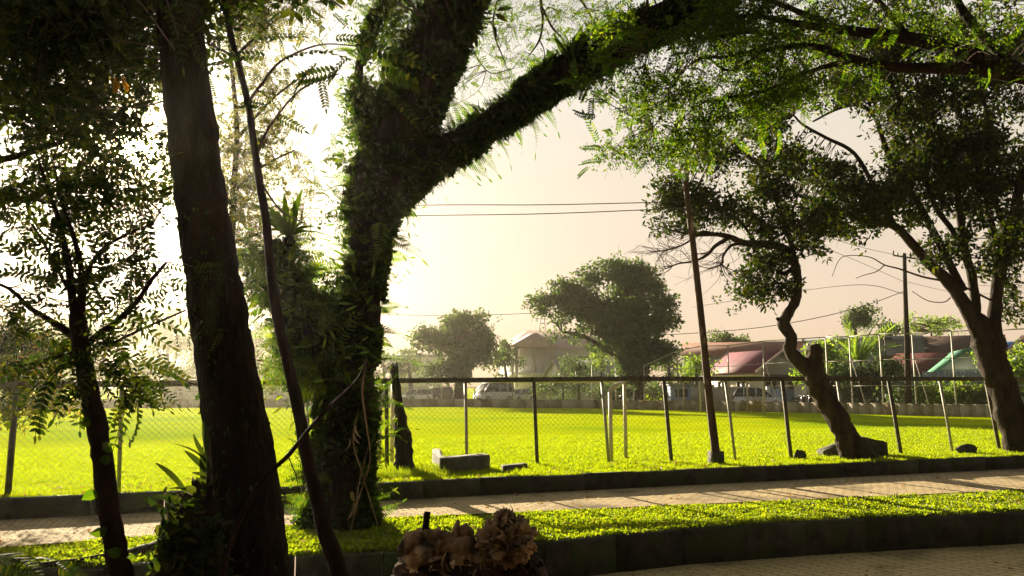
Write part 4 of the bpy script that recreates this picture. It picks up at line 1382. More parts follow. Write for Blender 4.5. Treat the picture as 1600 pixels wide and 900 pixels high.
for i, (x, y, rx, ry, nc, Y, lab) in enumerate(BX):
    bright = any(w in lab for w in ('bright', 'yellow', 'light', 'clipped', 'low leafy', 'rounded'))
    b = at(x, 606, Y); b[2] = 0
    t = thing('bush', b, lab, 'bush')
    S = pxline([(x, 628, 2), (x, y, 1.5), (x + 2, y - ry * .6, .8)], Y, 3)
    limb(t, S, bark_mid, 'stem', 5, .1, 2)
    crown(t, [S], [(x, y, rx, ry, Y, rx * Y / FPX * .8, nc * 1.7, 8)], SPRIG_FAR, leaf_bush if bright else leaf_far, 'foliage', scale=.6, cr=.38, twigs=False)

# palm
c = px_c(1345, 62)
pt_ = thing('palm', c, 'bright palm with upright splayed fronds among dark thickets', 'palm')
S = pxline([(1345, 626, 3), (1343, 590, 2.6), (1344, 565, 2.4)], 62, 4)
limb(pt_, S, bark_mid, 'trunk', 8, .1, 3)
PALM = [pinnate(2.9, 20, .62, .09, d, stem=.03, ang=.7) for d in (.35, .6, .9)]
for k in range(17):
    a = k * 2.4; d = np.array([math.cos(a), math.sin(a), rng.uniform(.9, 2.4)])
    mb = MB(); stamp(mb, PALM, [S[0][-1]], None, [rng.uniform(.75, 1.1)], basis_up(np.array([d])))
    mb.build('frond', leaf_bush, pt_)

# utility pole and its lamp arm
c = px_c(1415, 49); 
up = thing('utility_pole', c, 'tall dark utility pole with crossarm rising from behind the far wall', 'utility pole')
S = pxline([(1419, 640, 5.2), (1418, 560, 4.4), (1415, 470, 3.4), (1413, 396, 2.8)], 49, 4)
limb(up, S, bark_mid, 'shaft', 8, .03, 1)
mb = MB(); a = at(1396, 399, 49); b = at(1430, 404, 49); mb.bar(a, b, .09); mb.bar(a, a + [0, 0, .3], .07); mb.build('crossarm', steel_dark, up)
for x in (1402, 1412, 1426):
    mb = MB(); p = at(x, 398, 49); mb.tube([p - [0, 0, .1], p + [0, 0, .06], p + [0, 0, .14]], [.05, .07, .03], 6); mb.build('insulator', w_white, up)
c = px_c(1383, 60)
lp = thing('lamp_post', c, 'thin dark lamp post with small box near its top before the palm thicket', 'lamp post')
S = pxline([(1384, 626, 1.4), (1384, 560, 1.2), (1383, 515, 1)], 60, 3); limb(lp, S, steel_dark, 'shaft', 6, 0, 1)
mb = MB(); p = at(1384, 529, 60); mb.box(p + [.15, 0, 0], (.55, .25, .18)); mb.build('lamp_head', steel_dark, lp)


def wire(pts, r, label, group=None):
    """pts: (x, y, Y)"""
    P = spline(np.array([at(*p) for p in pts]), 8)
    mb = MB(); mb.tube(P, r, 5)
    o = mb.build('cable', wire_m, loc=P[0])
    return tag(o, label, 'cable', group)


wire([(-200, 330, 30), (300, 330, 24), (640, 321, 20), (850, 320, 18), (1074, 315, Yp)], .011, 'upper overhead cable running level to the rusty pole top')
wire([(-200, 345, 30), (300, 342, 24), (640, 337, 20), (850, 334, 18), (1074, 325, Yp)], .011, 'lower overhead cable running level to the rusty pole top')
wire([(1413, 455, 49), (1330, 484, 47), (1200, 510, 47), (1060, 522, 52), (950, 526, 60)], .022, 'long sagging cable from the utility pole over the magenta roof')
wire([(560, 490, 80), (680, 493, 80), (820, 490, 80), (900, 484, 82), (1000, 470, 85)], .03, 'cable passing the dense round tree top')
wire([(1415, 402, 49), (1330, 382, 40), (1240, 350, 32), (1150, 330, 26)], .013, 'cable rising from the crossarm into the forked tree crown')
wire([(1412, 440, 49), (1340, 408, 42), (1270, 380, 36), (1200, 350, 30)], .013, 'cable rising from mid utility pole past bare twigs')
wire([(1415, 404, 49), (1480, 438, 45), (1600, 450, 40), (1750, 455, 36)], .013, 'cable running from the crossarm behind the tree fork')
wire([(1415, 440, 49), (1500, 458, 45), (1600, 458, 40), (1750, 462, 36)], .013, 'lower cable running behind the tree fork')
wire([(1415, 460, 49), (1340, 445, 50), (1200, 462, 60), (1080, 480, 70)], .02, 'faint cable falling from the utility pole toward the distant houses')

# ------------------------------------------------------------------ crooked tree with the sawn stump
B = gd(1338, 717, 0); Y = B[1]
t = thing('crooked_tree', B, 'crooked leaning tree with a thick sawn-off stump and one thin winding living stem', 'tree')
S0 = pxline([(1342, 726, 28), (1326, 688, 19), (1308, 655, 16), (1290, 622, 17), (1275, 595, 17), (1272, 570, 15), (1274, 548, 12), (1272, 538, 8)], Y, 6)
limb(t, S0, bark_light, 'trunk', 16, .3, 5)
S1 = pxline([(1290, 612, 14), (1265, 580, 12), (1243, 560, 11), (1234, 545, 10), (1236, 525, 9), (1224, 506, 9.5), (1232, 490, 8), (1243, 470, 7.5), (1246, 448, 7), (1243, 420, 7), (1240, 400, 6.5)], Y, 5)
limb(t, S1, bark_light, 'stem', 12, .22, 7)
mb = MB(); p = pxline([(1226, 505, 6), (1218, 500, 4), (1213, 497, 2)], Y, 3); mb.tube(p[0], p[1], 8, .2, 8); mb.build('stub', bark_light, t)
lim = [
    [(1241, 405, 6.5), (1228, 390, 7), (1205, 382, 7), (1180, 381, 6), (1160, 379, 5.5), (1140, 370, 4.5), (1115, 366, 3.6), (1085, 368, 2.6)],
    [(1241, 408, 5), (1236, 380, 4.5), (1226, 350, 4), (1215, 320, 3.4), (1205, 290, 2.8), (1190, 260, 2)],
    [(1242, 415, 4), (1225, 428, 3.4), (1205, 418, 2.6), (1190, 405, 2)],
    [(1140, 371, 3.6), (1118, 384, 3), (1105, 398, 2.4), (1085, 408, 1.7), (1060, 412, 1.2), (1040, 420, .9)],
    [(1160, 380, 3.2), (1142, 384, 2.4), (1130, 400, 1.8), (1128, 412, 1.6), (1110, 420, 1)],
    [(1118, 366, 2.6), (1100, 362, 2), (1080, 366, 1.6), (1050, 360, 1.2), (1030, 352, .9)],
    [(1090, 367, 2), (1068, 382, 1.5), (1045, 390, 1.1), (1020, 394, .8)],
    [(1236, 382, 3.6), (1255, 350, 3), (1275, 330, 2.4), (1290, 300, 1.8)],
    [(1180, 381, 3), (1160, 350, 2.4), (1130, 330, 2), (1090, 310, 1.4), (1050, 290, 1)],
]
LS = [pxline(l, Y, 5) for l in lim]
for k, L in enumerate(LS): limb(t, L, bark_mid if k else bark_light, 'branch', 8, .12, 8)
# bare twigs
mb = MB()
for L in (LS[3], LS[4], LS[5], LS[6], LS[0]):
    P = L[0]
    for k in range(26):
        i = rng.integers(len(P) // 3, len(P)); a = P[i]
        d = np.array([-1.0, rng.normal() * .5, rng.normal() * .75]); d /= np.linalg.norm(d)
        ln = rng.uniform(.3, 1.05)
        pts = [a]; dd = d.copy()
        for j in range(5):
            dd = dd + rng.normal(size=3) * .32; dd /= np.linalg.norm(dd); pts.append(pts[-1] + dd * ln / 5)
        mb.tube(pts, np.linspace(.008, .0025, 6), 4, cap=False)
        if rng.random() < .6:
            a = pts[3]; e = a + (dd + rng.normal(size=3) * .8) * ln * .25
            mb.tube([a, (a + e) / 2 + rng.normal(size=3) * .02, e], [.004, .0035, .002], 3, cap=False)
mb.build('bare_twigs', twig_m, t)
crown(t, [S1] + LS, [(x_, y_, a_, b_, c_, d_, n_ * 1.15, 5.5) for x_, y_, a_, b_, c_, d_, n_, m_ in [(1205, 330, 62, 50, Y, 1.0, 50, 10), (1270, 350, 40, 50, Y, .8, 34, 10), (1180, 435, 32, 32, Y, .6, 17, 10), (1165, 462, 14, 12, Y, .4, 5, 8), (1225, 445, 22, 20, Y, .5, 9, 9), (1195, 400, 42, 22, Y, .7, 16, 9),
                     (1085, 315, 52, 26, Y, .8, 24, 10), (1040, 300, 30, 30, Y, .6, 14, 10), (1130, 335, 40, 22, Y, .8, 15, 10), (1060, 345, 40, 14, Y, .6, 9, 8), (1190, 250, 60, 40, Y, 1.0, 30, 10), (1110, 245, 60, 40, Y, 1, 26, 9)]], SPRIG, leaf_dark, scale=1.4, cr=.18, gap=.06, gapf=2.0)

# ------------------------------------------------------------------ big forked tree
B = gd(1592, 707, 0.0); Y = B[1]
t = thing('forked_tree', B, 'big leaning tree forking low into several dark limbs past the last fence posts', 'tree')
S0 = pxline([(1604, 712, 32), (1594, 690, 27), (1580, 650, 23), (1565, 600, 22), (1549, 560, 23), (1542, 530, 24), (1530, 505, 16), (1516, 482, 10)], Y, 6)
S0 = (S0[0], S0[1] * .9); limb(t, S0, bark_mid, 'trunk', 22, .25, 5)
lim = [
    [(1540, 545, 16), (1520, 500, 15), (1500, 465, 13), (1480, 438, 12), (1448, 408, 10), (1420, 375, 9), (1395, 352, 8), (1350, 342, 7), (1310, 330, 6), (1275, 320, 4.5), (1240, 300, 3)],
    [(1556, 590, 10), (1556, 550, 16), (1553, 510, 14), (1556, 470, 12), (1562, 430, 12), (1575, 380, 11), (1588, 320, 10), (1600, 260, 9), (1620, 180, 8), (1640, 90, 6), (1650, 0, 4)],
    [(1525, 500, 10), (1524, 470, 9), (1518, 430, 8.5), (1508, 390, 8), (1500, 340, 7), (1494, 290, 6), (1480, 230, 5), (1450, 180, 4), (1430, 120, 3)],
    [(1505, 455, 9), (1490, 425, 8), (1470, 385, 7.5), (1452, 350, 7), (1430, 310, 6.5), (1400, 270, 6), (1380, 220, 5), (1368, 185, 4.5), (1345, 165, 3.6), (1310, 170, 2.6), (1270, 190, 1.8)],
    [(1508, 395, 6), (1488, 360, 5.5), (1460, 320, 5), (1440, 260, 4.5), (1420, 200, 4), (1390, 120, 3)],
    [(1400, 355, 5), (1370, 300, 4.5), (1335, 240, 4), (1290, 215, 3.4), (1255, 195, 2.6), (1240, 180, 2)],
    [(1553, 470, 8), (1560, 420, 7), (1552, 360, 6), (1540, 300, 5), (1548, 220, 4), (1530, 120, 3)],
    [(1575, 380, 7), (1560, 330, 6), (1530, 270, 5), (1500, 180, 4), (1480, 100, 3)],
]
LS = [pxline([(q[0], q[1], q[2] * .8) for q in l], Y, 5) for l in lim]
for L in LS: limb(t, L, bark_mid, 'branch', 10, .14, 6)
LT = [pxline(l, Y, 4) for l in ([(1470, 438, 3), (1440, 432, 2.8), (1405, 420, 2.3), (1382, 414, 1.9), (1360, 402, 1.4), (1330, 399, 1.1), (1312, 405, 1), (1300, 432, .8)], [(1382, 414, 1.6), (1370, 424, 1.3), (1350, 430, 1), (1337, 435, .8)],
                             [(1485, 465, 1.8), (1475, 472, 1.4), (1450, 470, 1.2), (1425, 455, .9)], [(1500, 445, 3), (1530, 460, 3), (1550, 470, 3)])]
mb = MB()
for L in LT: mb.tube(L[0], L[1] * .6, 5)
mb.build('thin_branches', twig_m, t)
CB = [(1500, 300, 70, 70, 56), (1400, 320, 60, 42, 34), (1440, 250, 80, 50, 48), (1330, 310, 40, 26, 16), (1550, 240, 60, 80, 52), (1590, 340, 30, 70, 30), (1480, 390, 60, 30, 14), (1560, 400, 40, 40, 18), (1330, 345, 40, 30, 14), (1290, 330, 30, 40, 14), (1380, 290, 50, 30, 18), (1300, 275, 50, 22, 18),
      (1430, 170, 90, 50, 46), (1520, 150, 90, 60, 50), (1250, 250, 36, 20, 12), (1290, 130, 70, 40, 24), (1200, 195, 50, 24, 14), (1360, 110, 70, 40, 28), (1590, 470, 24, 26, 7)]
crown(t, LS + [S0], [(x, y, rx, ry, Y, 1.4, n * 1.45, 5) for x, y, rx, ry, n in CB + [(1300, 60, 90, 50, 26), (1400, -20, 120, 50, 26), (1590, 120, 40, 70, 26), (1450, 90, 120, 40, 30), (1400, 60, 80, 50, 30), (1540, 60, 80, 60, 34), (1480, 230, 80, 60, 30)]], SPRIG, leaf_dark, scale=1.6, cr=.19, gap=.08, gapf=1.6)

# ------------------------------------------------------------------ overhanging tree whose trunk stands outside the frame
Y = 10.5
B = np.array([9.6, 10.2, Z_VERGE])
t = thing('overhanging_tree', B, 'tree whose long dark boughs reach in overhead with bright feathery foliage', 'tree')
S0 = (np.array([[9.6, 10.2, -.4], [9.4, 10.3, 2], [9.0, 10.4, 4.2], [9.0, 10.5, 6.5], [8.6, 10.6, 9.0]]), np.array([.36, .3, .27, .22, .14]))
S0s = spline(np.hstack([S0[0], S0[1][:, None]]), 5); S0 = (S0s[:, :3], S0s[:, 3])
limb(t, S0, bark_dark, 'trunk', 16, .2, 4)
lim = [
    [(1860, 200, 22), (1720, 150, 18), (1600, 118, 15), (1500, 80, 13), (1420, 60, 11), (1340, 50, 9), (1250, 38, 6), (1180, 25, 4), (1120, 30, 2.5)],
    [(1860, 210, 18), (1720, 160, 14), (1600, 122, 11), (1500, 108, 10), (1400, 105, 8.5), (1330, 92, 7), (1270, 72, 5.5), (1200, 78, 4), (1140, 88, 3), (1090, 90, 2)],
    [(1340, 92, 5), (1270, 110, 3.6), (1200, 140, 2.8), (1150, 150, 2.2), (1100, 160, 1.6), (1060, 190, 1)],
    [(1600, 118, 9), (1540, 60, 8), (1500, 10, 7), (1470, -60, 5)],
    [(1250, 60, 4), (1180, 50, 3), (1100, 60, 2.5), (1060, 50, 2), (1010, 80, 1.4)],
    [(1200, 78, 3), (1140, 110, 2.4), (1100, 90, 2), (1060, 120, 1.6), (1050, 160, 1.2), (1020, 200, .9)],
    [(1420, 60, 6), (1380, 10, 5), (1330, -40, 4)],
    [(1290, 35, 5), (1200, 0, 4), (1100, -30, 3), (1000, -40, 2)],
]
LS = [pxline(l, Y, 5) for l in lim]
for L in LS: limb(t, L, bark_dark, 'branch', 10, .12, 6)
G1 = [(x, y, rx, ry, n * (1.15 if x < 1260 else .35)) for x, y, rx, ry, n in [(1120, 60, 90, 60, 52), (1050, 130, 60, 50, 30), (1150, 160, 80, 40, 34), (1200, 60, 80, 60, 44), (1000, 160, 34, 30, 10), (1085, 215, 50, 24, 15), (1010, 232, 38, 16, 10), (970, 236, 20, 12, 5), (1300, 60, 90, 55, 48), (1420, 30, 90, 50, 44), (1540, 60, 90, 60, 50), (1250, 130, 70, 30, 22), (980, 60, 60, 50, 18), (940, 130, 40, 30, 9), (1210, -20, 120, 40, 30), (1400, -40, 120, 40, 30), (1620, 60, 60, 90, 26), (1350, 140, 70, 25, 16)]]
crown(t, LS, [(x, y, rx, ry, Y, 1.3, n, 9) for x, y, rx, ry, n in G1], PINN_F + SPRIG_F + SPRIG_F, leaf_green, scale=1.05, cr=.16, twig_r=.005, gap=.05, gapf=2.0)

# lacy foliage high in the middle, hanging over from a thinner tree
Y = 14.0
B = np.array([2.0, 15.6, 0])
t = thing('lacy_branch_tree', at(880, -160, 14.5), 'thin forked branches with lacy pale foliage hanging between the mossy limbs', 'hanging branch')
lim = [[(860, -160, 5), (850, -60, 4), (845, 0, 3), (848, 30, 2.5), (843, 62, 2), (826, 88, 1)], [(846, 10, 2.4), (862, 42, 2), (878, 60, 1.5), (886, 80, 1)], [(843, 62, 1.3), (850, 78, 1), (850, 92, .8)], [(850, -60, 3.5), (790, -20, 2.5), (770, 40, 1.6), (790, 100, 1)], [(850, -60, 3.5), (900, -10, 2.5), (930, 40, 1.6), (940, 80, 1)],
       [(790, -20, 2), (730, 40, 1.5), (760, 110, 1), (800, 108, .8)]]
LS = [pxline(l, Y, 5) for l in lim]
for L in LS: limb(t, L, twig_m, 'branch', 6, .08, 6)
G2 = [(800, 25, 30, 30, 9), (860, 40, 50, 40, 14), (800, 60, 50, 30, 8), (790, 105, 50, 20, 10), (850, 90, 40, 30, 10), (900, 60, 40, 40, 12), (750, 130, 60, 20, 9), (820, 0, 60, 30, 14), (930, 20, 60, 40, 18), (700, 150, 30, 40, 6), (880, 100, 40, 20, 8), (760, 20, 30, 30, 3), (930, 120, 30, 30, 6), (970, 60, 40, 60, 14)]
crown(t, LS, [(x, y, rx, ry, Y, .8, n * 1.15, 7) for x, y, rx, ry, n in G2], SPRIG_F + PINN_F, leaf_green, scale=.62, cr=.16, twig_r=.004)

# ------------------------------------------------------------------ the fern covered tree in the middle
B = gd(528, 822, Z_VERGE); Y = B[1]
t = thing('fern_covered_tree', B, 'thick curving trunk smothered in ferns and creepers with a long limb arching overhead', 'tree')
S0 = pxline([(528, 838, 78), (530, 815, 56), (530, 780, 47), (532, 730, 46), (537, 680, 43), (543, 620, 41), (551, 560, 34), (562, 500, 30), (570, 440, 27), (576, 380, 31), (585, 320, 40), (602, 270, 46), (615, 235, 46)], Y, 6)
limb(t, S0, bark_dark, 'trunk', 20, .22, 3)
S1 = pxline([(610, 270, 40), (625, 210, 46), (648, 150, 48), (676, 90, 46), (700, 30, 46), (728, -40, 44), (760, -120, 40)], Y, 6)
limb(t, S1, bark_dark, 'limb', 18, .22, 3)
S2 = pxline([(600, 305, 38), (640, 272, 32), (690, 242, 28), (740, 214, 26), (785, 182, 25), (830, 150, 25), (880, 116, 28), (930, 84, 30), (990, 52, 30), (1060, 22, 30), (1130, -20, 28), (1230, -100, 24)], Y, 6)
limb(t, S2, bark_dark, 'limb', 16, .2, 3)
S3 = pxline([(545, 610, 28), (515, 575, 32), (480, 525, 34), (455, 470, 28), (440, 420, 20), (430, 375, 9)], Y, 6)
limb(t, S3, bark_dark, 'limb', 14, .25, 3)
S4 = pxline([(590, 240, 20), (565, 180, 12), (560, 120, 8), (572, 60, 6), (600, 0, 5)], Y, 5)
limb(t, S4, bark_dark, 'branch', 10, .2, 3)
roots = [[(500, 820, 16), (478, 812, 10), (462, 822, 6), (452, 834, 3)], [(560, 815, 16), (582, 815, 9), (596, 826, 4)]]
for r_ in roots:
    L = pxline(r_, Y - .15, 5); limb(t, L, bark_dark, 'root', 8, .2, 5)
# creeper leaves all over the bark
IVY = [join([turned(leafq(.085 * rng.uniform(.5, 1.2), .05, .2), rot_to(np.array([rng.normal() * .8, rng.normal() * .8, .6])), rng.normal(size=3) * .02) for _ in range(5)]) for _ in range(4)]
mb = MB()
for S, n in ((S0, 4200), (S1, 2200), (S2, 2800), (S3, 2000), (S4, 300)):
    P, N = on_tube(S, int(n * 1.5), 1.02); k_ = np.array([mn.noise(Vector(p * 2.0)) > -.12 for p in P]); P, N = P[k_], N[k_]; n = len(P); stamp(mb, IVY, P, N + rng.normal(size=N.shape) * .5 + [0, 0, -.3], rng.uniform(.6, 1.5, n))
mb.build('creeper', leaf_vine, t)
# fringe of small ferns standing off the limbs
THIN = [join([turned(kite(.15 * rng.uniform(.5, 1.2), .013, .1), rot_to(np.array([rng.normal() * .45, rng.normal() * .45, 1])), (0, 0, 0)) for _ in range(3)]) for _ in range(5)]
mb = MB()
for S, n in ((S0, 350), (S1, 400), (S2, 2600), (S3, 250), (S4, 200)):
    P, N = on_tube(S, int(n * 1.3), .98); k_ = np.array([mn.noise(Vector(p * 3.0)) > -.05 for p in P]); P, N = P[k_], N[k_]; n = len(P); stamp(mb, THIN, P, N + [0, 0, -.35], rng.uniform(.5, 1.5, n))
mb.build('moss_fringe', leaf_vine, t)
mb = MB()
for S, n, tr in ((S0, 260, (.1, 1)), (S1, 140, (0, 1)), (S2, 200, (0, 1)), (S3, 240, (0, 1)), (S4, 60, (0, 1))):
    P, N = on_tube(S, n, .95, trange=tr); stamp(mb, FERN_S + FERN, P, None, rng.uniform(.45, .95, n), basis_up(N + [0, 0, .25]))
mb.build('small_ferns', leaf_fern, t)
mb = MB()
P, N = on_tube(S3, 150, .9, trange=(0, 1)); stamp(mb, FERN, P + N * .12, None, rng.uniform(.7, 1.35, 150), basis_up(N + [0, 0, .1]))
P, N = on_tube(S0, 30, .9, trange=(.5, 1)); stamp(mb, FERN, P, None, rng.uniform(.6, 1.0, 30), basis_up(N + [0, 0, .1]))
for (x, y, d, s_) in [(596, 345, (.1, -.5, -1), 1.25), (612, 372, (.9, -.3, -.35), 1.0), (490, 520, (-.1, -.5, -1), 1.2), (510, 540, (.2, -.6, -1), 1.0), (430, 440, (-.6, -.5, .5), 1.2), (560, 330, (-.7, -.4, .4), 1.1), (545, 290, (-1, -.2, .3), 1.0), (540, 250, (-1, -.2, .5), .9), (640, 330, (1, 0, -.6), .6)]:
    stamp(mb, FERN, [at(x, y, Y - .35)], None, [s_], basis_up(np.array([d], float)))
mb.build('large_fern_fronds', leafmat('leaf_fern_bright', [(.02, .05, .006), (.04, .08, .008), (.07, .1, .01)], [(.12, .28, .006), (.2, .36, .008), (.36, .42, .012)], .55, gloss=.02), t)
# creeper foliage bulging round the side branch and the upright limb
crown(t, [S3, S4], [(500, 510, 56, 60, Y, .5, 44, 10), (450, 470, 50, 50, Y, .5, 34, 9), (520, 590, 50, 40, Y, .5, 34, 10), (470, 560, 50, 45, Y, .5, 34, 10), (405, 420, 34, 55, Y, .4, 16, 8), (525, 450, 45, 30, Y, .4, 16, 9), (440, 400, 40, 35, Y, .4, 12, 8),
                     (600, 100, 34, 110, Y, .5, 34, 10), (570, 180, 26, 70, Y, .5, 16, 9), (620, 30, 40, 50, Y, .5, 20, 10), (550, 290, 22, 70, Y, .4, 14, 9), (660, 190, 24, 40, Y, .4, 7, 8), (740, 30, 30, 60, Y, .4, 10, 9), (560, 380, 18, 60, Y, .4, 8, 9), (500, 700, 20, 70, Y, .3, 7, 9), (575, 700, 14, 80, Y, .3, 5, 8)], SPRIG_F + SPRIG + FERN_S + FERN_S + FERN_S, leaf_fern, 'creeper_foliage', scale=.95, cr=.13, twigs=False)
# hanging roots and dead leaves
mb = MB()
for pts in ([(573, 560, 1.6), (566, 610, 1.6), (572, 660, 1.4), (578, 720, 1.2), (560, 780, 1.2), (548, 830, 1)], [(560, 640, 1.3), (552, 690, 1.2), (566, 740, 1), (590, 820, 1)], [(575, 700, 1), (560, 760, 1), (556, 800, .8)], [(545, 830, 1.2), (570, 860, 1), (575, 890, 1)]):
    L = pxline(pts, Y - .6, 6); mb.tube(L[0], L[1] * .9, 5, .2, 9, cap=False)
mb.build('hanging_roots', wood_dead, t)
for (x, y) in [(553, 690), (556, 680), (550, 782), (553, 800), (549, 812), (546, 700)]:
    mb = MB(); stamp(mb, [strap(.26, .1, .5)], [at(x, y - 14, Y - .62)], None, [rng.uniform(.6, .9)], basis(np.array([[rng.normal() * .2, rng.normal() * .2, -1.]])))
    mb.build('dead_leaf', leaf_dry, t)
# crown high out of the picture that shades the scene
CBs = [(760, -220, 260, 90, 44), (500, -160, 160, 80, 26), (1050, -160, 180, 70, 22), (640, -60, 60, 50, 7)]
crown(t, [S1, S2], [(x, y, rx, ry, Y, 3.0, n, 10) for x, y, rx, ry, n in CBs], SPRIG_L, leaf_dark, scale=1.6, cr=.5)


def nest_fern(x, y, Y, s_, label, n=16, m=leaf_green, lean=(0, -.1, 1)):
    c = at(x, y, Y)
    o = thing('birds_nest_fern', c, label, 'fern')
    mb = MB(); mb.blob(c - [0, 0, .05], .06 * s_, .4, 2, 10, 7); mb.build('root_ball', bark_dark, o)
    for k in range(n):
        a = k * 2.4; el = .5 + 1.4 * (k / n)
        d = np.array([math.cos(a), math.sin(a), el]) + np.array(lean) * .3
        mb = MB(); stamp(mb, [strap(.5, .075, rng.uniform(.3, .8))], [c], None, [s_ * rng.uniform(.75, 1.1)], basis_up(np.array([d])))
        mb.build('frond', m, o)


nest_fern(452, 372, Y - .4, 1.35, "bird's nest fern with upright strap leaves atop the creeper covered side branch")
nest_fern(893, 96, Y - .3, 1.15, "bright bird's nest fern perched high on the long arching limb")
nest_fern(950, 62, Y - .3, .6, "small bird's nest fern near the canopy end of the arching limb", 9)
nest_fern(722, 112, Y + .1, .3, "tiny fern tuft silhouetted against sky beside the upright mossy limb", 6, leaf_fern, (1, 0, 0))

# ------------------------------------------------------------------ thick dark trunk close to the camera
Y = 5.0
B = np.array([*at(402, 905, Y)[:2], Z_PAVE + .3])
t = thing('thick_trunk_tree', B, 'thick straight dark leaning trunk speckled with tiny climbing leaves, closest to the camera', 'tree')
S0 = pxline([(430, 1180, 80), (410, 1010, 60), (398, 900, 54), (386, 800, 51), (374, 700, 50), (358, 600, 46), (342, 500, 42.5), (327, 400, 40), (313, 300, 38.5), (300, 200, 38), (288, 100, 37), (279, 0, 36), (270, -120, 35), (258, -320, 32), (240, -560, 26)], Y, 6)
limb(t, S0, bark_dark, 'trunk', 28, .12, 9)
mb = MB()
P, N = on_tube(S0, 260, 1.01, side=(0, -1.2, 0), trange=(.1, .55))
stamp(mb, [kite(.035, .03, .1), kite(.028, .022, .1)], P, N * .25 + [0, 0, -1], rng.uniform(.5, 1.3, 260))
mb.build('climbing_leaves', leaf_vine, t)
mb = MB(); mb.tube(spline([at(283, 12, Y + .05), at(240, -20, Y), at(160, -30, Y - .1), at(60, 10, Y)], 5), np.linspace(.05, .012, 16), 8, .1, 6)
L1 = spline([at(283, 12, Y + .05), at(350, -60, Y), at(440, -80, Y - .2), at(560, -60, Y)], 5); mb2 = MB(); mb2.tube(L1, np.linspace(.05, .012, 16), 8, .1, 6)
mb.build('branch', bark_dark, t, smooth=True); mb2.build('branch', bark_dark, t, smooth=True)
Lb = (spline([at(283, 12, Y + .05), at(240, -20, Y), at(160, -30, Y - .1), at(60, 10, Y)], 5), None)
crown(t, [S0, Lb, (L1, None)], [(90, -10, 130, 50, Y, .5, 34, 7), (40, 60, 80, 60, Y, .5, 26, 7), (150, 60, 80, 50, Y, .4, 18, 7), (330, -30, 60, 30, Y, .5, 8, 7), (200, -60, 300, 60, Y, 1.5, 40, 9), (500, -160, 300, 60, Y - 1, 1.8, 30, 9), (60, 140, 60, 50, Y, .4, 12, 6)], SPRIG_L + PINN, leaf_dark, scale=.75, cr=.16, twig_r=.004)

# added canopy overhead and behind the camera, unseen, to shade the foreground
mb = MB(); n = 5200
P = np.stack([rng.uniform(-13, 11, n), rng.uniform(-11, 1.5, n), rng.uniform(3.4, 9, n)], 1)
P2 = np.stack([rng.uniform(-13, 12, 3800), rng.uniform(-12, -7, 3800), rng.uniform(.3, 7, 3800)], 1)
P = np.concatenate([P, P2]); P = P[(P[:, 2] > 4.6) | (P[:, 1] < -1.5)]
stamp(mb, SPRIG_L, P, rng.normal(size=P.shape), rng.uniform(1.6, 2.8, len(P)))
mb.build('added_shade_foliage', leaf_dark, t)

# broad epiphyte clump growing on the foot of that trunk
Yc = 4.75
c = at(300, 830, Yc)
o = thing('strap_leaf_plant', c, 'dark clump with long arching strap leaves growing against the thick trunk foot', 'plant')
mb = MB()
for (x, y, rx, ry) in [(300, 850, 52, 62), (320, 800, 36, 50), (275, 895, 32, 60), (330, 900, 50, 70), (300, 960, 70, 60)]:
    q = at(x, y, Yc + .1); mb.blob(q, (rx * .85 * Yc / FPX, .14, ry * .85 * Yc / FPX), .6, 4, 26, 20, x)
mb.build('root_mass', bark_dark, o, smooth=True)
for (x, y, dx, dz, s_, w) in [(300, 790, -1, .55, .62, 1), (290, 770, -.55, 1.0, .55, 1), (318, 760, -.15, 1.4, .5, 1), (310, 775, -.8, .9, .35, 1.3), (295, 810, -1, .25, .55, 1), (330, 745, .05, 1.2, .4, 1), (285, 800, -.9, .9, .3, 1.4), (275, 830, -1, .6, .3, 1.3), (315, 800, .6, 1, .3, 1.2), (270, 870, -1, .2, .25, 1.5), (330, 790, .5, .8, .3, 1), (322, 730, -.1, 1, .42, 1.1)]:
    mb = MB(); stamp(mb, [strap(.5, .062 * w, .75)], [at(x, y, Yc)], None, [s_], basis_up(np.array([[dx, rng.uniform(-.5, 0), dz]])))
    mb.build('strap_leaf', leaf_dark, o)
mb = MB()
P = np.array([at(rng.normal(285, 26), rng.uniform(770, 900), Yc - .12) for _ in range(150)] + [at(rng.uniform(252, 350), rng.uniform(820, 930), Yc - rng.uniform(.1, .22)) for _ in range(380)])
stamp(mb, [leafq(.07, .05, .2), leafq(.09, .03, .2)], P, rng.normal(size=(530, 3)) + [-.4, 0, .2], rng.uniform(.5, 1.3, 530))
mb.build('small_leaves', leaf_dark, o)
Yc = 4.8
o = thing('climbing_orchid', at(335, 770, Yc), 'upright stem with thick paddle leaves climbing the edge of the thick trunk', 'plant')
L = pxline([(335, 780, 2), (330, 740, 2), (328, 700, 1.6), (326, 668, 1.2)], Yc, 4); limb(o, L, twig_m, 'stem', 6, 0, 1)
for (x, y, dx, dz, s_) in [(327, 700, -.25, 1, .33), (326, 720, -.55, .8, .38), (324, 738, -.6, .7, .38), (328, 745, -.9, .3, .22), (334, 765, -.5, .4, .26), (333, 760, .3, 1, .2)]:
    mb = MB(); stamp(mb, [strap(.5, .12, .12)], [at(x, y, Yc)], None, [s_], basis_up(np.array([[dx, -.15, dz]])))
    mb.build('leaf', leaf_dark, o)

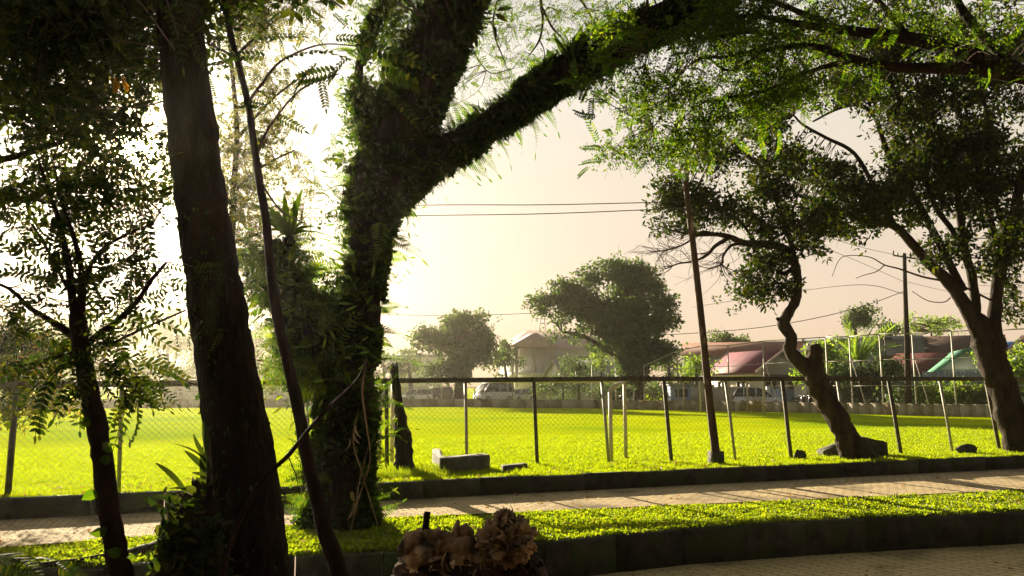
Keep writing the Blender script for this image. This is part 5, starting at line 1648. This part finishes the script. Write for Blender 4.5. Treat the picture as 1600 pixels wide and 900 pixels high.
# slender stem to the right of the thick trunk
Y = 5.6
B = np.array([*at(535, 900, Y)[:2], Z_PAVE + .3])
t = thing('slender_tree', B, 'slender bare dark stem bending past the thick trunk with a few feathery leaves', 'tree')
S0 = pxline([(560, 1080, 17), (545, 960, 15), (528, 888, 14), (508, 830, 12), (494, 770, 11), (480, 715, 10.5), (468, 650, 9.5), (455, 590, 9), (441, 530, 8.2), (429, 470, 7.6), (422, 410, 7), (415, 340, 6.8), (405, 280, 6.2), (396, 220, 5.8), (388, 165, 5.6), (375, 110, 5.2), (362, 60, 5), (350, 0, 4.6), (338, -80, 4), (330, -160, 3)], Y, 5)
limb(t, S0, bark_red, 'trunk', 12, .16, 14)
lim = [[(388, 160, 3), (410, 130, 2.4), (440, 95, 2), (500, 70, 1.4), (560, 72, 1)], [(378, 100, 2.4), (350, 80, 2), (310, 62, 1.4)], [(400, 250, 2.4), (420, 200, 2), (470, 140, 1.6), (530, 115, 1)],
       [(404, 280, 2), (440, 330, 1.5), (480, 350, 1)]]
LS = [pxline(l, Y, 5) for l in lim]
for L in LS: limb(t, L, twig_m, 'branch', 7, .1, 8)
BIGP = [pinnate(.40, 10, .085, .034, d, stem=.003) for d in (.2, .45)]
for (x, y, dx, dy, dz, s_) in [(440, 92, 1, -.3, .25, .9), (480, 78, 1, -.2, -.1, .8), (520, 60, 1, -.2, .1, .6), (400, 60, 1, 0, .25, .7), (420, 90, -1, -.4, .1, .8), (560, 72, 1, -.3, -.25, 1.0), (590, 110, 1, -.3, -.4, .9), (600, 85, 1, -.2, -.1, .9), (590, 135, .9, -.2, -.5, .8),
                               (500, 95, -.8, 0, -.5, .8), (530, 110, -1, 0, -.2, .8), (545, 85, -.7, 0, -.7, .6), (420, 170, -.7, 0, .3, .6), (400, 140, 1, 0, -.3, .4), (430, 180, .8, 0, -.4, .5), (380, 110, -1, -.2, .3, .8), (350, 80, -1, 0, -.1, .8), (500, 120, .3, 0, -1, .5), (460, 10, 1, 0, -.5, .5), (520, 20, 1, 0, -.8, .3)]:
    mb = MB(); stamp(mb, BIGP, [at(x, y, Y - .1)], None, [s_ * 1.15], basis_up(np.array([[dx, dy, dz]], float)))
    mb.build('compound_leaf', leaf_dark, t)

# feathery leaved young tree at the left
Y = 4.5
B = np.array([*at(190, 900, Y)[:2], Z_PAVE + .3])
t = thing('feathery_tree', B, 'young tree with slim dark stem and drooping feathery compound leaves', 'tree')
S0 = pxline([(215, 1080, 22), (202, 960, 19), (190, 900, 17), (178, 840, 15.5), (168, 780, 15), (160, 720, 15), (150, 660, 14.5), (140, 610, 13.5), (130, 560, 13), (124, 520, 13.5), (120, 490, 12)], Y, 5)
limb(t, S0, bark_red, 'trunk', 14, .16, 14)
lim = [
    [(126, 535, 7), (100, 515, 6), (72, 497, 5), (45, 480, 4), (20, 455, 3), (-10, 440, 2)],
    [(132, 540, 6), (155, 522, 5), (185, 500, 4.5), (215, 470, 4), (235, 440, 3.4), (260, 410, 2)],
    [(120, 495, 9), (112, 460, 7), (108, 420, 6), (100, 380, 5), (90, 340, 4), (80, 310, 3), (60, 250, 2)],
    [(124, 495, 8), (128, 460, 7), (127, 420, 5), (118, 380, 4), (105, 340, 3), (95, 310, 2.4), (85, 260, 2)],
    [(117, 470, 4), (95, 430, 3), (80, 400, 2.4), (50, 350, 2)],
    [(128, 450, 4), (150, 400, 3), (190, 370, 2.4), (240, 350, 2)],
    [(118, 550, 3), (80, 560, 2.4), (40, 570, 2), (0, 585, 1.5)],
    [(138, 560, 3), (170, 540, 2.4), (220, 515, 2), (290, 485, 1.4)],
]
LS = [pxline(l, Y, 5) for l in lim]
for L in LS: limb(t, L, bark_red, 'branch', 8, .12, 10)
BL = [(70, 400, 70, 60, 17), (180, 400, 60, 50, 16), (200, 330, 70, 50, 14), (60, 330, 70, 50, 13), (130, 300, 90, 50, 10), (230, 440, 50, 40, 13), (170, 480, 50, 30, 11), (40, 480, 50, 40, 10), (180, 560, 45, 40, 16), (90, 560, 40, 40, 10), (210, 590, 40, 30, 8), (90, 250, 90, 60, 10), (240, 260, 60, 60, 6), (30, 250, 50, 60, 10), (300, 420, 30, 60, 2)]
mb = MB(); tw = MB()
SK = np.concatenate([l[0] for l in LS])
PINN = [pinnate(.30, 9, .058, .021, d) for d in (.35, .6, .85)]
for (x, y, rx, ry, n) in BL:
    for _ in range(int(n * .6)):
        a_ = rng.uniform(0, 6.28); r_ = math.sqrt(rng.uniform())
        c = at(x + rx * r_ * math.cos(a_), y + ry * r_ * math.sin(a_), Y + rng.uniform(-.35, .45))
        j = np.argmin(((SK - c) ** 2).sum(1)); a = SK[j]
        L = np.linalg.norm(c - a)
        if L > .12:
            tw.tube(spline([a, (a + c) / 2 + [0, 0, .08 * L], c], 3), np.linspace(.004, .002, 7), 4, cap=False)
        d0 = (c - a) / (L + .01)
        for k in range(rng.integers(2, 5)):
            d = d0 * .7 + rng.normal(size=3) * .6 + [0, 0, -.35 if y > 450 else -.1]
            ux, uy = proj(c)
            if math.hypot(ux[0] - 207, uy[0] - 230) < 60: continue
            stamp(mb, PINN, [c], None, [rng.uniform(.7, 1.1)], basis_up(np.array([d])))
mb.build('compound_leaves', leaf_dark, t)
tw.build('twigs', twig_m, t)
# hand-placed hanging leaves in front of the field
mb = MB()
for (x, y, dx, dz, s_) in [(160, 590, .3, -1, .75), (185, 600, .6, -1, .75), (205, 585, .8, -.8, .7), (232, 595, 1, -.5, .65), (150, 600, -.5, -1, .6), (250, 548, .5, -.9, .7), (268, 510, .9, -.6, .5), (300, 505, -.3, -1, .5), (320, 505, -.1, -1, .5), (345, 510, .1, -1, .45), (120, 600, -.7, -.9, .6), (220, 560, .9, -.6, .7)]:
    stamp(mb, PINN, [at(x, y, Y - .2)], None, [s_], basis_up(np.array([[dx, -.2, dz]], float)))
mb.build('hanging_leaves', leaf_dark, t)
HEART = join([(np.array([[0, 0, 0], [.035, -.012, .015], [.032, -.01, .05], [0, 0, .085]]), np.array([[0, 1, 2, 3]])), (np.array([[0, 0, 0], [0, 0, .085], [-.032, -.01, .05], [-.035, -.012, .015]]), np.array([[0, 1, 2, 3]]))])
for (x, y, dx, dz, s_) in [(142, 658, -1, -.2, .8), (160, 702, .7, .25, .9), (164, 710, .3, -.6, .8), (152, 770, -1, -.5, 1.0), (168, 826, -1, -.25, 1.1), (188, 868, -.5, .3, .9), (192, 872, .8, .3, .95)]:
    mb = MB(); stamp(mb, [HEART], [at(x, y, Y - .08)], None, [s_], basis_up(np.array([[dx, -.3, dz]], float), (0, -1, .4)))
    mb.build('vine_leaf', leaf_green, t)

# ------------------------------------------------------------------ trees between that and the field: yellow bush, leafy screen against the sun
c = gd(40, 700, 0); Yb = 14.5
B = np.array([*at(40, 700, Yb)[:2], 0])
t = thing('golden_bush_tree', B, 'small tree glowing yellow and orange at the frame edge just over the fence rail', 'tree')
L = pxline([(-60, 720, 8), (-40, 640, 6), (0, 580, 4), (30, 540, 2)], Yb, 5); limb(t, L, bark_mid, 'trunk', 10, .1, 4)
crown(t, [L], [(30, 560, 60, 50, Yb, .8, 34, 9), (70, 620, 34, 24, Yb, .5, 11, 8), (0, 620, 40, 40, Yb, .6, 16, 8), (20, 520, 60, 30, Yb, .7, 14, 9), (100, 530, 30, 30, Yb, .5, 4, 8)], SPRIG, leaf_dark, scale=1.0, cr=.2)
crown(t, [L], [(70, 560, 34, 40, Yb - .3, .4, 9, 7), (90, 620, 24, 20, Yb - .3, .3, 7, 7), (20, 580, 24, 40, Yb - .4, .3, 5, 7), (30, 640, 30, 18, Yb - .3, .3, 5, 6)], SPRIG, leaf_yellow, 'yellow_leaves', scale=.9, cr=.16, twigs=False)
Yt = 13.0
B = np.array([*at(330, 700, Yt)[:2], 0]); B[1] = 12.7
t = thing('lacy_tree', B, 'slim tree with lacy yellow green foliage rising between the thick trunk and the ferny tree', 'tree')
L = pxline([(330, 760, 9), (335, 650, 8), (345, 520, 7), (360, 400, 6), (365, 300, 5), (370, 200, 4), (360, 80, 3), (350, -60, 2)], Yt, 5); limb(t, L, bark_mid, 'trunk', 10, .1, 4)
l2 = [pxline(q, Yt, 5) for q in ([(365, 300, 3), (410, 260, 2), (460, 235, 1.2)], [(368, 220, 3), (420, 160, 2), (470, 120, 1.2)], [(362, 380, 3), (420, 360, 2), (470, 350, 1)], [(355, 100, 3), (420, 40, 2), (480, 0, 1)], [(362, 320, 3), (300, 260, 2), (270, 275, 1.2)])]
for q in l2: limb(t, q, bark_mid, 'branch', 6, .1, 4)
crown(t, [L] + l2, [(x_, y_, a_, b_, c_, d_, n_ * 1.6, m_) for x_, y_, a_, b_, c_, d_, n_, m_ in [(370, 250, 36, 80, Yt, .7, 28, 8), (420, 210, 40, 50, Yt, .6, 18, 7), (370, 380, 30, 90, Yt, .6, 20, 8), (400, 330, 50, 50, Yt, .6, 18, 8), (450, 270, 40, 40, Yt, .5, 7, 6), (400, 120, 60, 60, Yt, .7, 18, 8), (440, 30, 80, 40, Yt, .7, 20, 8), (380, 20, 50, 60, Yt, .7, 18, 8), (430, 570, 24, 24, Yt, .4, 4, 6), (470, 330, 30, 20, Yt, .4, 3, 6)]], PINN_F + SPRIG_F + FERN_S, leaf_olive, scale=1.0, cr=.2, twig_r=.005)
Yt = 9.0
B = np.array([*at(120, 900, Yt)[:2], Z_VERGE]); 
B = np.array([-8.6, 9.4, Z_VERGE])
t = thing('shady_tree', B, 'large dense tree whose dark foliage screens the low sun', 'tree')
L0 = spline(np.array([[-8.6, 9.4, -.4, .28], [-8.5, 9.4, 1.5, .24], [-8.2, 9.3, 3.4, .2], [-7.4, 9.2, 5.0, .15], [-6.0, 9.1, 6.2, .1], [-4, 9, 7, .06]]), 6)
L0 = (L0[:, :3], L0[:, 3]); limb(t, L0, bark_dark, 'trunk', 14, .15, 4)
l2 = [pxline(q, Yt, 5) for q in ([(-200, 180, 14), (-60, 150, 10), (60, 120, 8), (160, 60, 6), (260, 30, 4), (360, 50, 2)], [(-180, 260, 10), (-60, 260, 7), (40, 240, 5), (120, 210, 4), (150, 170, 2.5), (170, 140, 1.5)], [(-180, 330, 8), (-60, 330, 5), (40, 310, 4), (120, 330, 2)], [(160, 60, 5), (160, 120, 4), (150, 180, 2.5), (140, 260, 1.5)])]
for q in l2: limb(t, q, bark_dark, 'branch', 8, .1, 4)
SB = [(205, 232, 75, 60, 44), (60, 60, 110, 90, 70), (190, 60, 90, 70, 48), (60, 170, 90, 60, 48), (150, 140, 80, 60, 40), (70, 250, 90, 40, 26), (160, 280, 90, 50, 22), (230, 130, 30, 70, 14), (225, 300, 50, 30, 9), (30, 320, 60, 40, 12), (270, 60, 70, 60, 20), (380, 20, 60, 40, 10), (120, -40, 300, 60, 50), (180, 205, 26, 20, 5), (100, 340, 90, 40, 12), (246, 200, 20, 40, 5)]
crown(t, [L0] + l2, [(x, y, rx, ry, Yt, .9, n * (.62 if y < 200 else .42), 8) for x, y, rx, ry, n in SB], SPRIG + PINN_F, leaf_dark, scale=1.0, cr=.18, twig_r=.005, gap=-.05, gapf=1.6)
mb = MB()
for (x, y, dx, dz, s_) in [(172, 120, -.3, -1, .2), (182, 122, .2, -1, .22), (192, 120, .6, -1, .22), (150, 118, -1, -.3, .2), (78, 98, 0, -1, .12)]:
    stamp(mb, [strap(.5, .2, .3)], [at(x, y, 5.2)], None, [s_ * 1.1], basis_up(np.array([[dx, -.3, dz]], float)))
mb.build('broad_leaves', leaf_yellow, t)
# fern fronds arching low over the verge at the corner
o = thing('ground_fern', at(-20, 880, 5.4), 'dark fern fronds arching low over the verge at the picture corner', 'fern')
for (x, y, dx, dz, s_) in [(-20, 868, 1, .12, 1.1), (0, 880, 1, .05, 1.0), (60, 870, 1, .1, .8), (20, 895, 1, -.05, .9), (90, 885, 1, -.2, .5)]:
    mb = MB(); stamp(mb, FERN[:1], [at(x, y, 5.4)], None, [s_ * .9], basis_up(np.array([[dx, -.3, dz]], float)))
    mb.build('frond', leaf_dark, o)

# ------------------------------------------------------------------ dead branch, root and stump near the camera
L = pxline([(345, 905, 4.5), (360, 850, 4.2), (385, 790, 4), (415, 745, 3.8), (450, 712, 3.4), (482, 672, 3), (510, 640, 2.4), (540, 612, 2), (560, 590, 1.5), (574, 558, 1)], 4.55, 5)
mb = MB(); mb.tube(L[0], L[1], 8, .18, 14)
for (i, dx, dz) in ((20, .05, -.22), (27, .15, .03), (34, -.02, .14)):
    a = L[0][i]; mb.tube([a, a + [dx, 0, dz * .5], a + [dx * 1.6, -.02, dz]], [.004, .003, .0015], 4)
o = tag(mb.build('dead_branch', bark_red, loc=L[0][0], smooth=True), 'thin dead branch leaning diagonally across the thick trunk', 'branch')
Pz = [gd(x, y, Z_VERGE) for x, y in ((60, 889), (130, 883), (200, 872), (245, 862), (290, 850))]
S = spline(np.array([[*p, r] for p, r in zip(Pz, (.04, .06, .08, .1, .13))]), 4)
mb = MB(); mb.tube(S[:, :3] + [0, 0, .03], S[:, 3], 10, .2, 5)
tag(mb.build('surface_root', bark_mid, loc=Pz[2], smooth=True), 'bare woody root snaking across the verge grass behind the strap leaf plant', 'root')

Ys = 6.4
c = at(720, 900, Ys)
st = thing('rotten_stump', np.array([c[0], c[1], Z_PAVE]), 'rotten tree stump with jagged splintered top and pale torn wood', 'tree stump')


def chunk(pts, m, name, n=10, nz=.4, f=9, Yc=None):
    L = pxline(pts, Yc or Ys, 4); mb = MB(); mb.tube(L[0], L[1], n, nz, f, seed=rng.uniform(0, 99)); return mb.build(name, m, st)


mb = MB()
for (x, y, rx, ry, sd) in [(680, 900, 60, 38, 1), (770, 900, 70, 48, 5), (720, 930, 110, 60, 9), (815, 910, 40, 44, 14)]:
    mb.blob(at(x, y, Ys + .15), (rx * Ys / FPX, .3, ry * Ys / FPX), .35, 3.5, 28, 20, sd, ridged=True)
mb.build('base', mat('rotten_base', (.035, .018, .012), (.09, .045, .025), scale=12, bump=.03, bscale=22), st)
chunk([(628, 865, 10), (645, 850, 13), (665, 842, 13), (690, 838, 12)], wood_dead, 'torn_wood', 16, .8)
chunk([(640, 880, 16), (665, 862, 20), (700, 852, 18), (740, 850, 16)], wood_dead, 'torn_wood', 18, .7)
chunk([(660, 880, 6), (664, 830, 5.5), (668, 800, 5)], bark_dark, 'broken_stake', 10, .25)
chunk([(716, 880, 14), (714, 850, 12), (714, 830, 7), (716, 812, 2.5)], wood_dead, 'splinter', 10, .5)
chunk([(734, 880, 16), (732, 855, 15), (730, 835, 11), (724, 820, 8)], wood_dead, 'splinter', 10, .55)
chunk([(700, 870, 5), (697, 840, 3), (697, 828, 1.5)], bark_dark, 'splinter', 8, .4)
chunk([(672, 835, 3), (685, 855, 6), (700, 880, 9)], wood_dead, 'splinter', 8, .4)
chunk([(752, 890, 18), (758, 850, 14), (765, 825, 10), (768, 812, 5)], wood_dead, 'torn_wood', 12, .6)
mb = MB()
mb.blob(at(792, 843, Ys - .1), (36 * Ys / FPX, .2, 30 * Ys / FPX), .6, 2.1, 60, 46, 21, ridged=True)
mb.build('gnarled_knot', wood_dead, st)
mb = MB(); mb.blob(at(789, 812, Ys - .1), (16 * Ys / FPX, .1, 13 * Ys / FPX), .8, 2.6, 30, 22, 33, ridged=True)
mb.build('gnarled_knot', wood_dead, st)
FLAKE = [strap(.14, .07, a) for a in (.3, .9, 1.4)]
mb = MB()
P = np.array([at(rng.normal(790, 22), rng.normal(836, 18), Ys - .25 + rng.uniform(-.04, .04)) for _ in range(22)] + [at(rng.uniform(640, 770), rng.uniform(868, 895), Ys - .2) for _ in range(30)])
stamp(mb, FLAKE, P, rng.normal(size=(52, 3)) + [0, -.3, .2], rng.uniform(.15, .6, 52))
tag(mb.build('bark_flakes', wood_dead, st), kind='stuff')
# grass tufts round the slab
mb = MB(); n = 900
Xp = rng.uniform(586, 700, n); Yp_ = rng.uniform(733, 748, n)
P = np.array([gd(a, b, 0) for a, b in zip(Xp, Yp_)])
LONG = [join([turned(kite(.2 * rng.uniform(.6, 1.2), .012, .1, .3), rot_to(np.array([rng.normal() * .7, rng.normal() * .7, 1])), rng.normal(size=3) * [.03, .03, 0]) for _ in range(4)]) for _ in range(5)]
stamp(mb, LONG, P, rng.normal(size=P.shape) * .2 + [0, 0, 1], rng.uniform(.5, 1.1, n))
tag(mb.build('long_grass', clover_m), kind='stuff')

# ------------------------------------------------------------------ morning haze
hb_ = bpy.data.meshes.new('haze'); 
mb = MB(); mb.box((0, 75, 14), (420, 330, 34))
hm = bpy.data.materials.new('haze'); hm.use_nodes = True
ht = hm.node_tree; ht.nodes.clear()
ho = ht.nodes.new("ShaderNodeOutputMaterial"); pv = ht.nodes.new("ShaderNodeVolumePrincipled")
pv.inputs['Color'].default_value = (1.0, .92, .74, 1); pv.inputs['Density'].default_value = .00038; pv.inputs['Anisotropy'].default_value = .85
ht.links.new(pv.outputs[0], ho.inputs['Volume'])
hz_o = mb.build('haze', hm); tag(hz_o, kind='stuff')
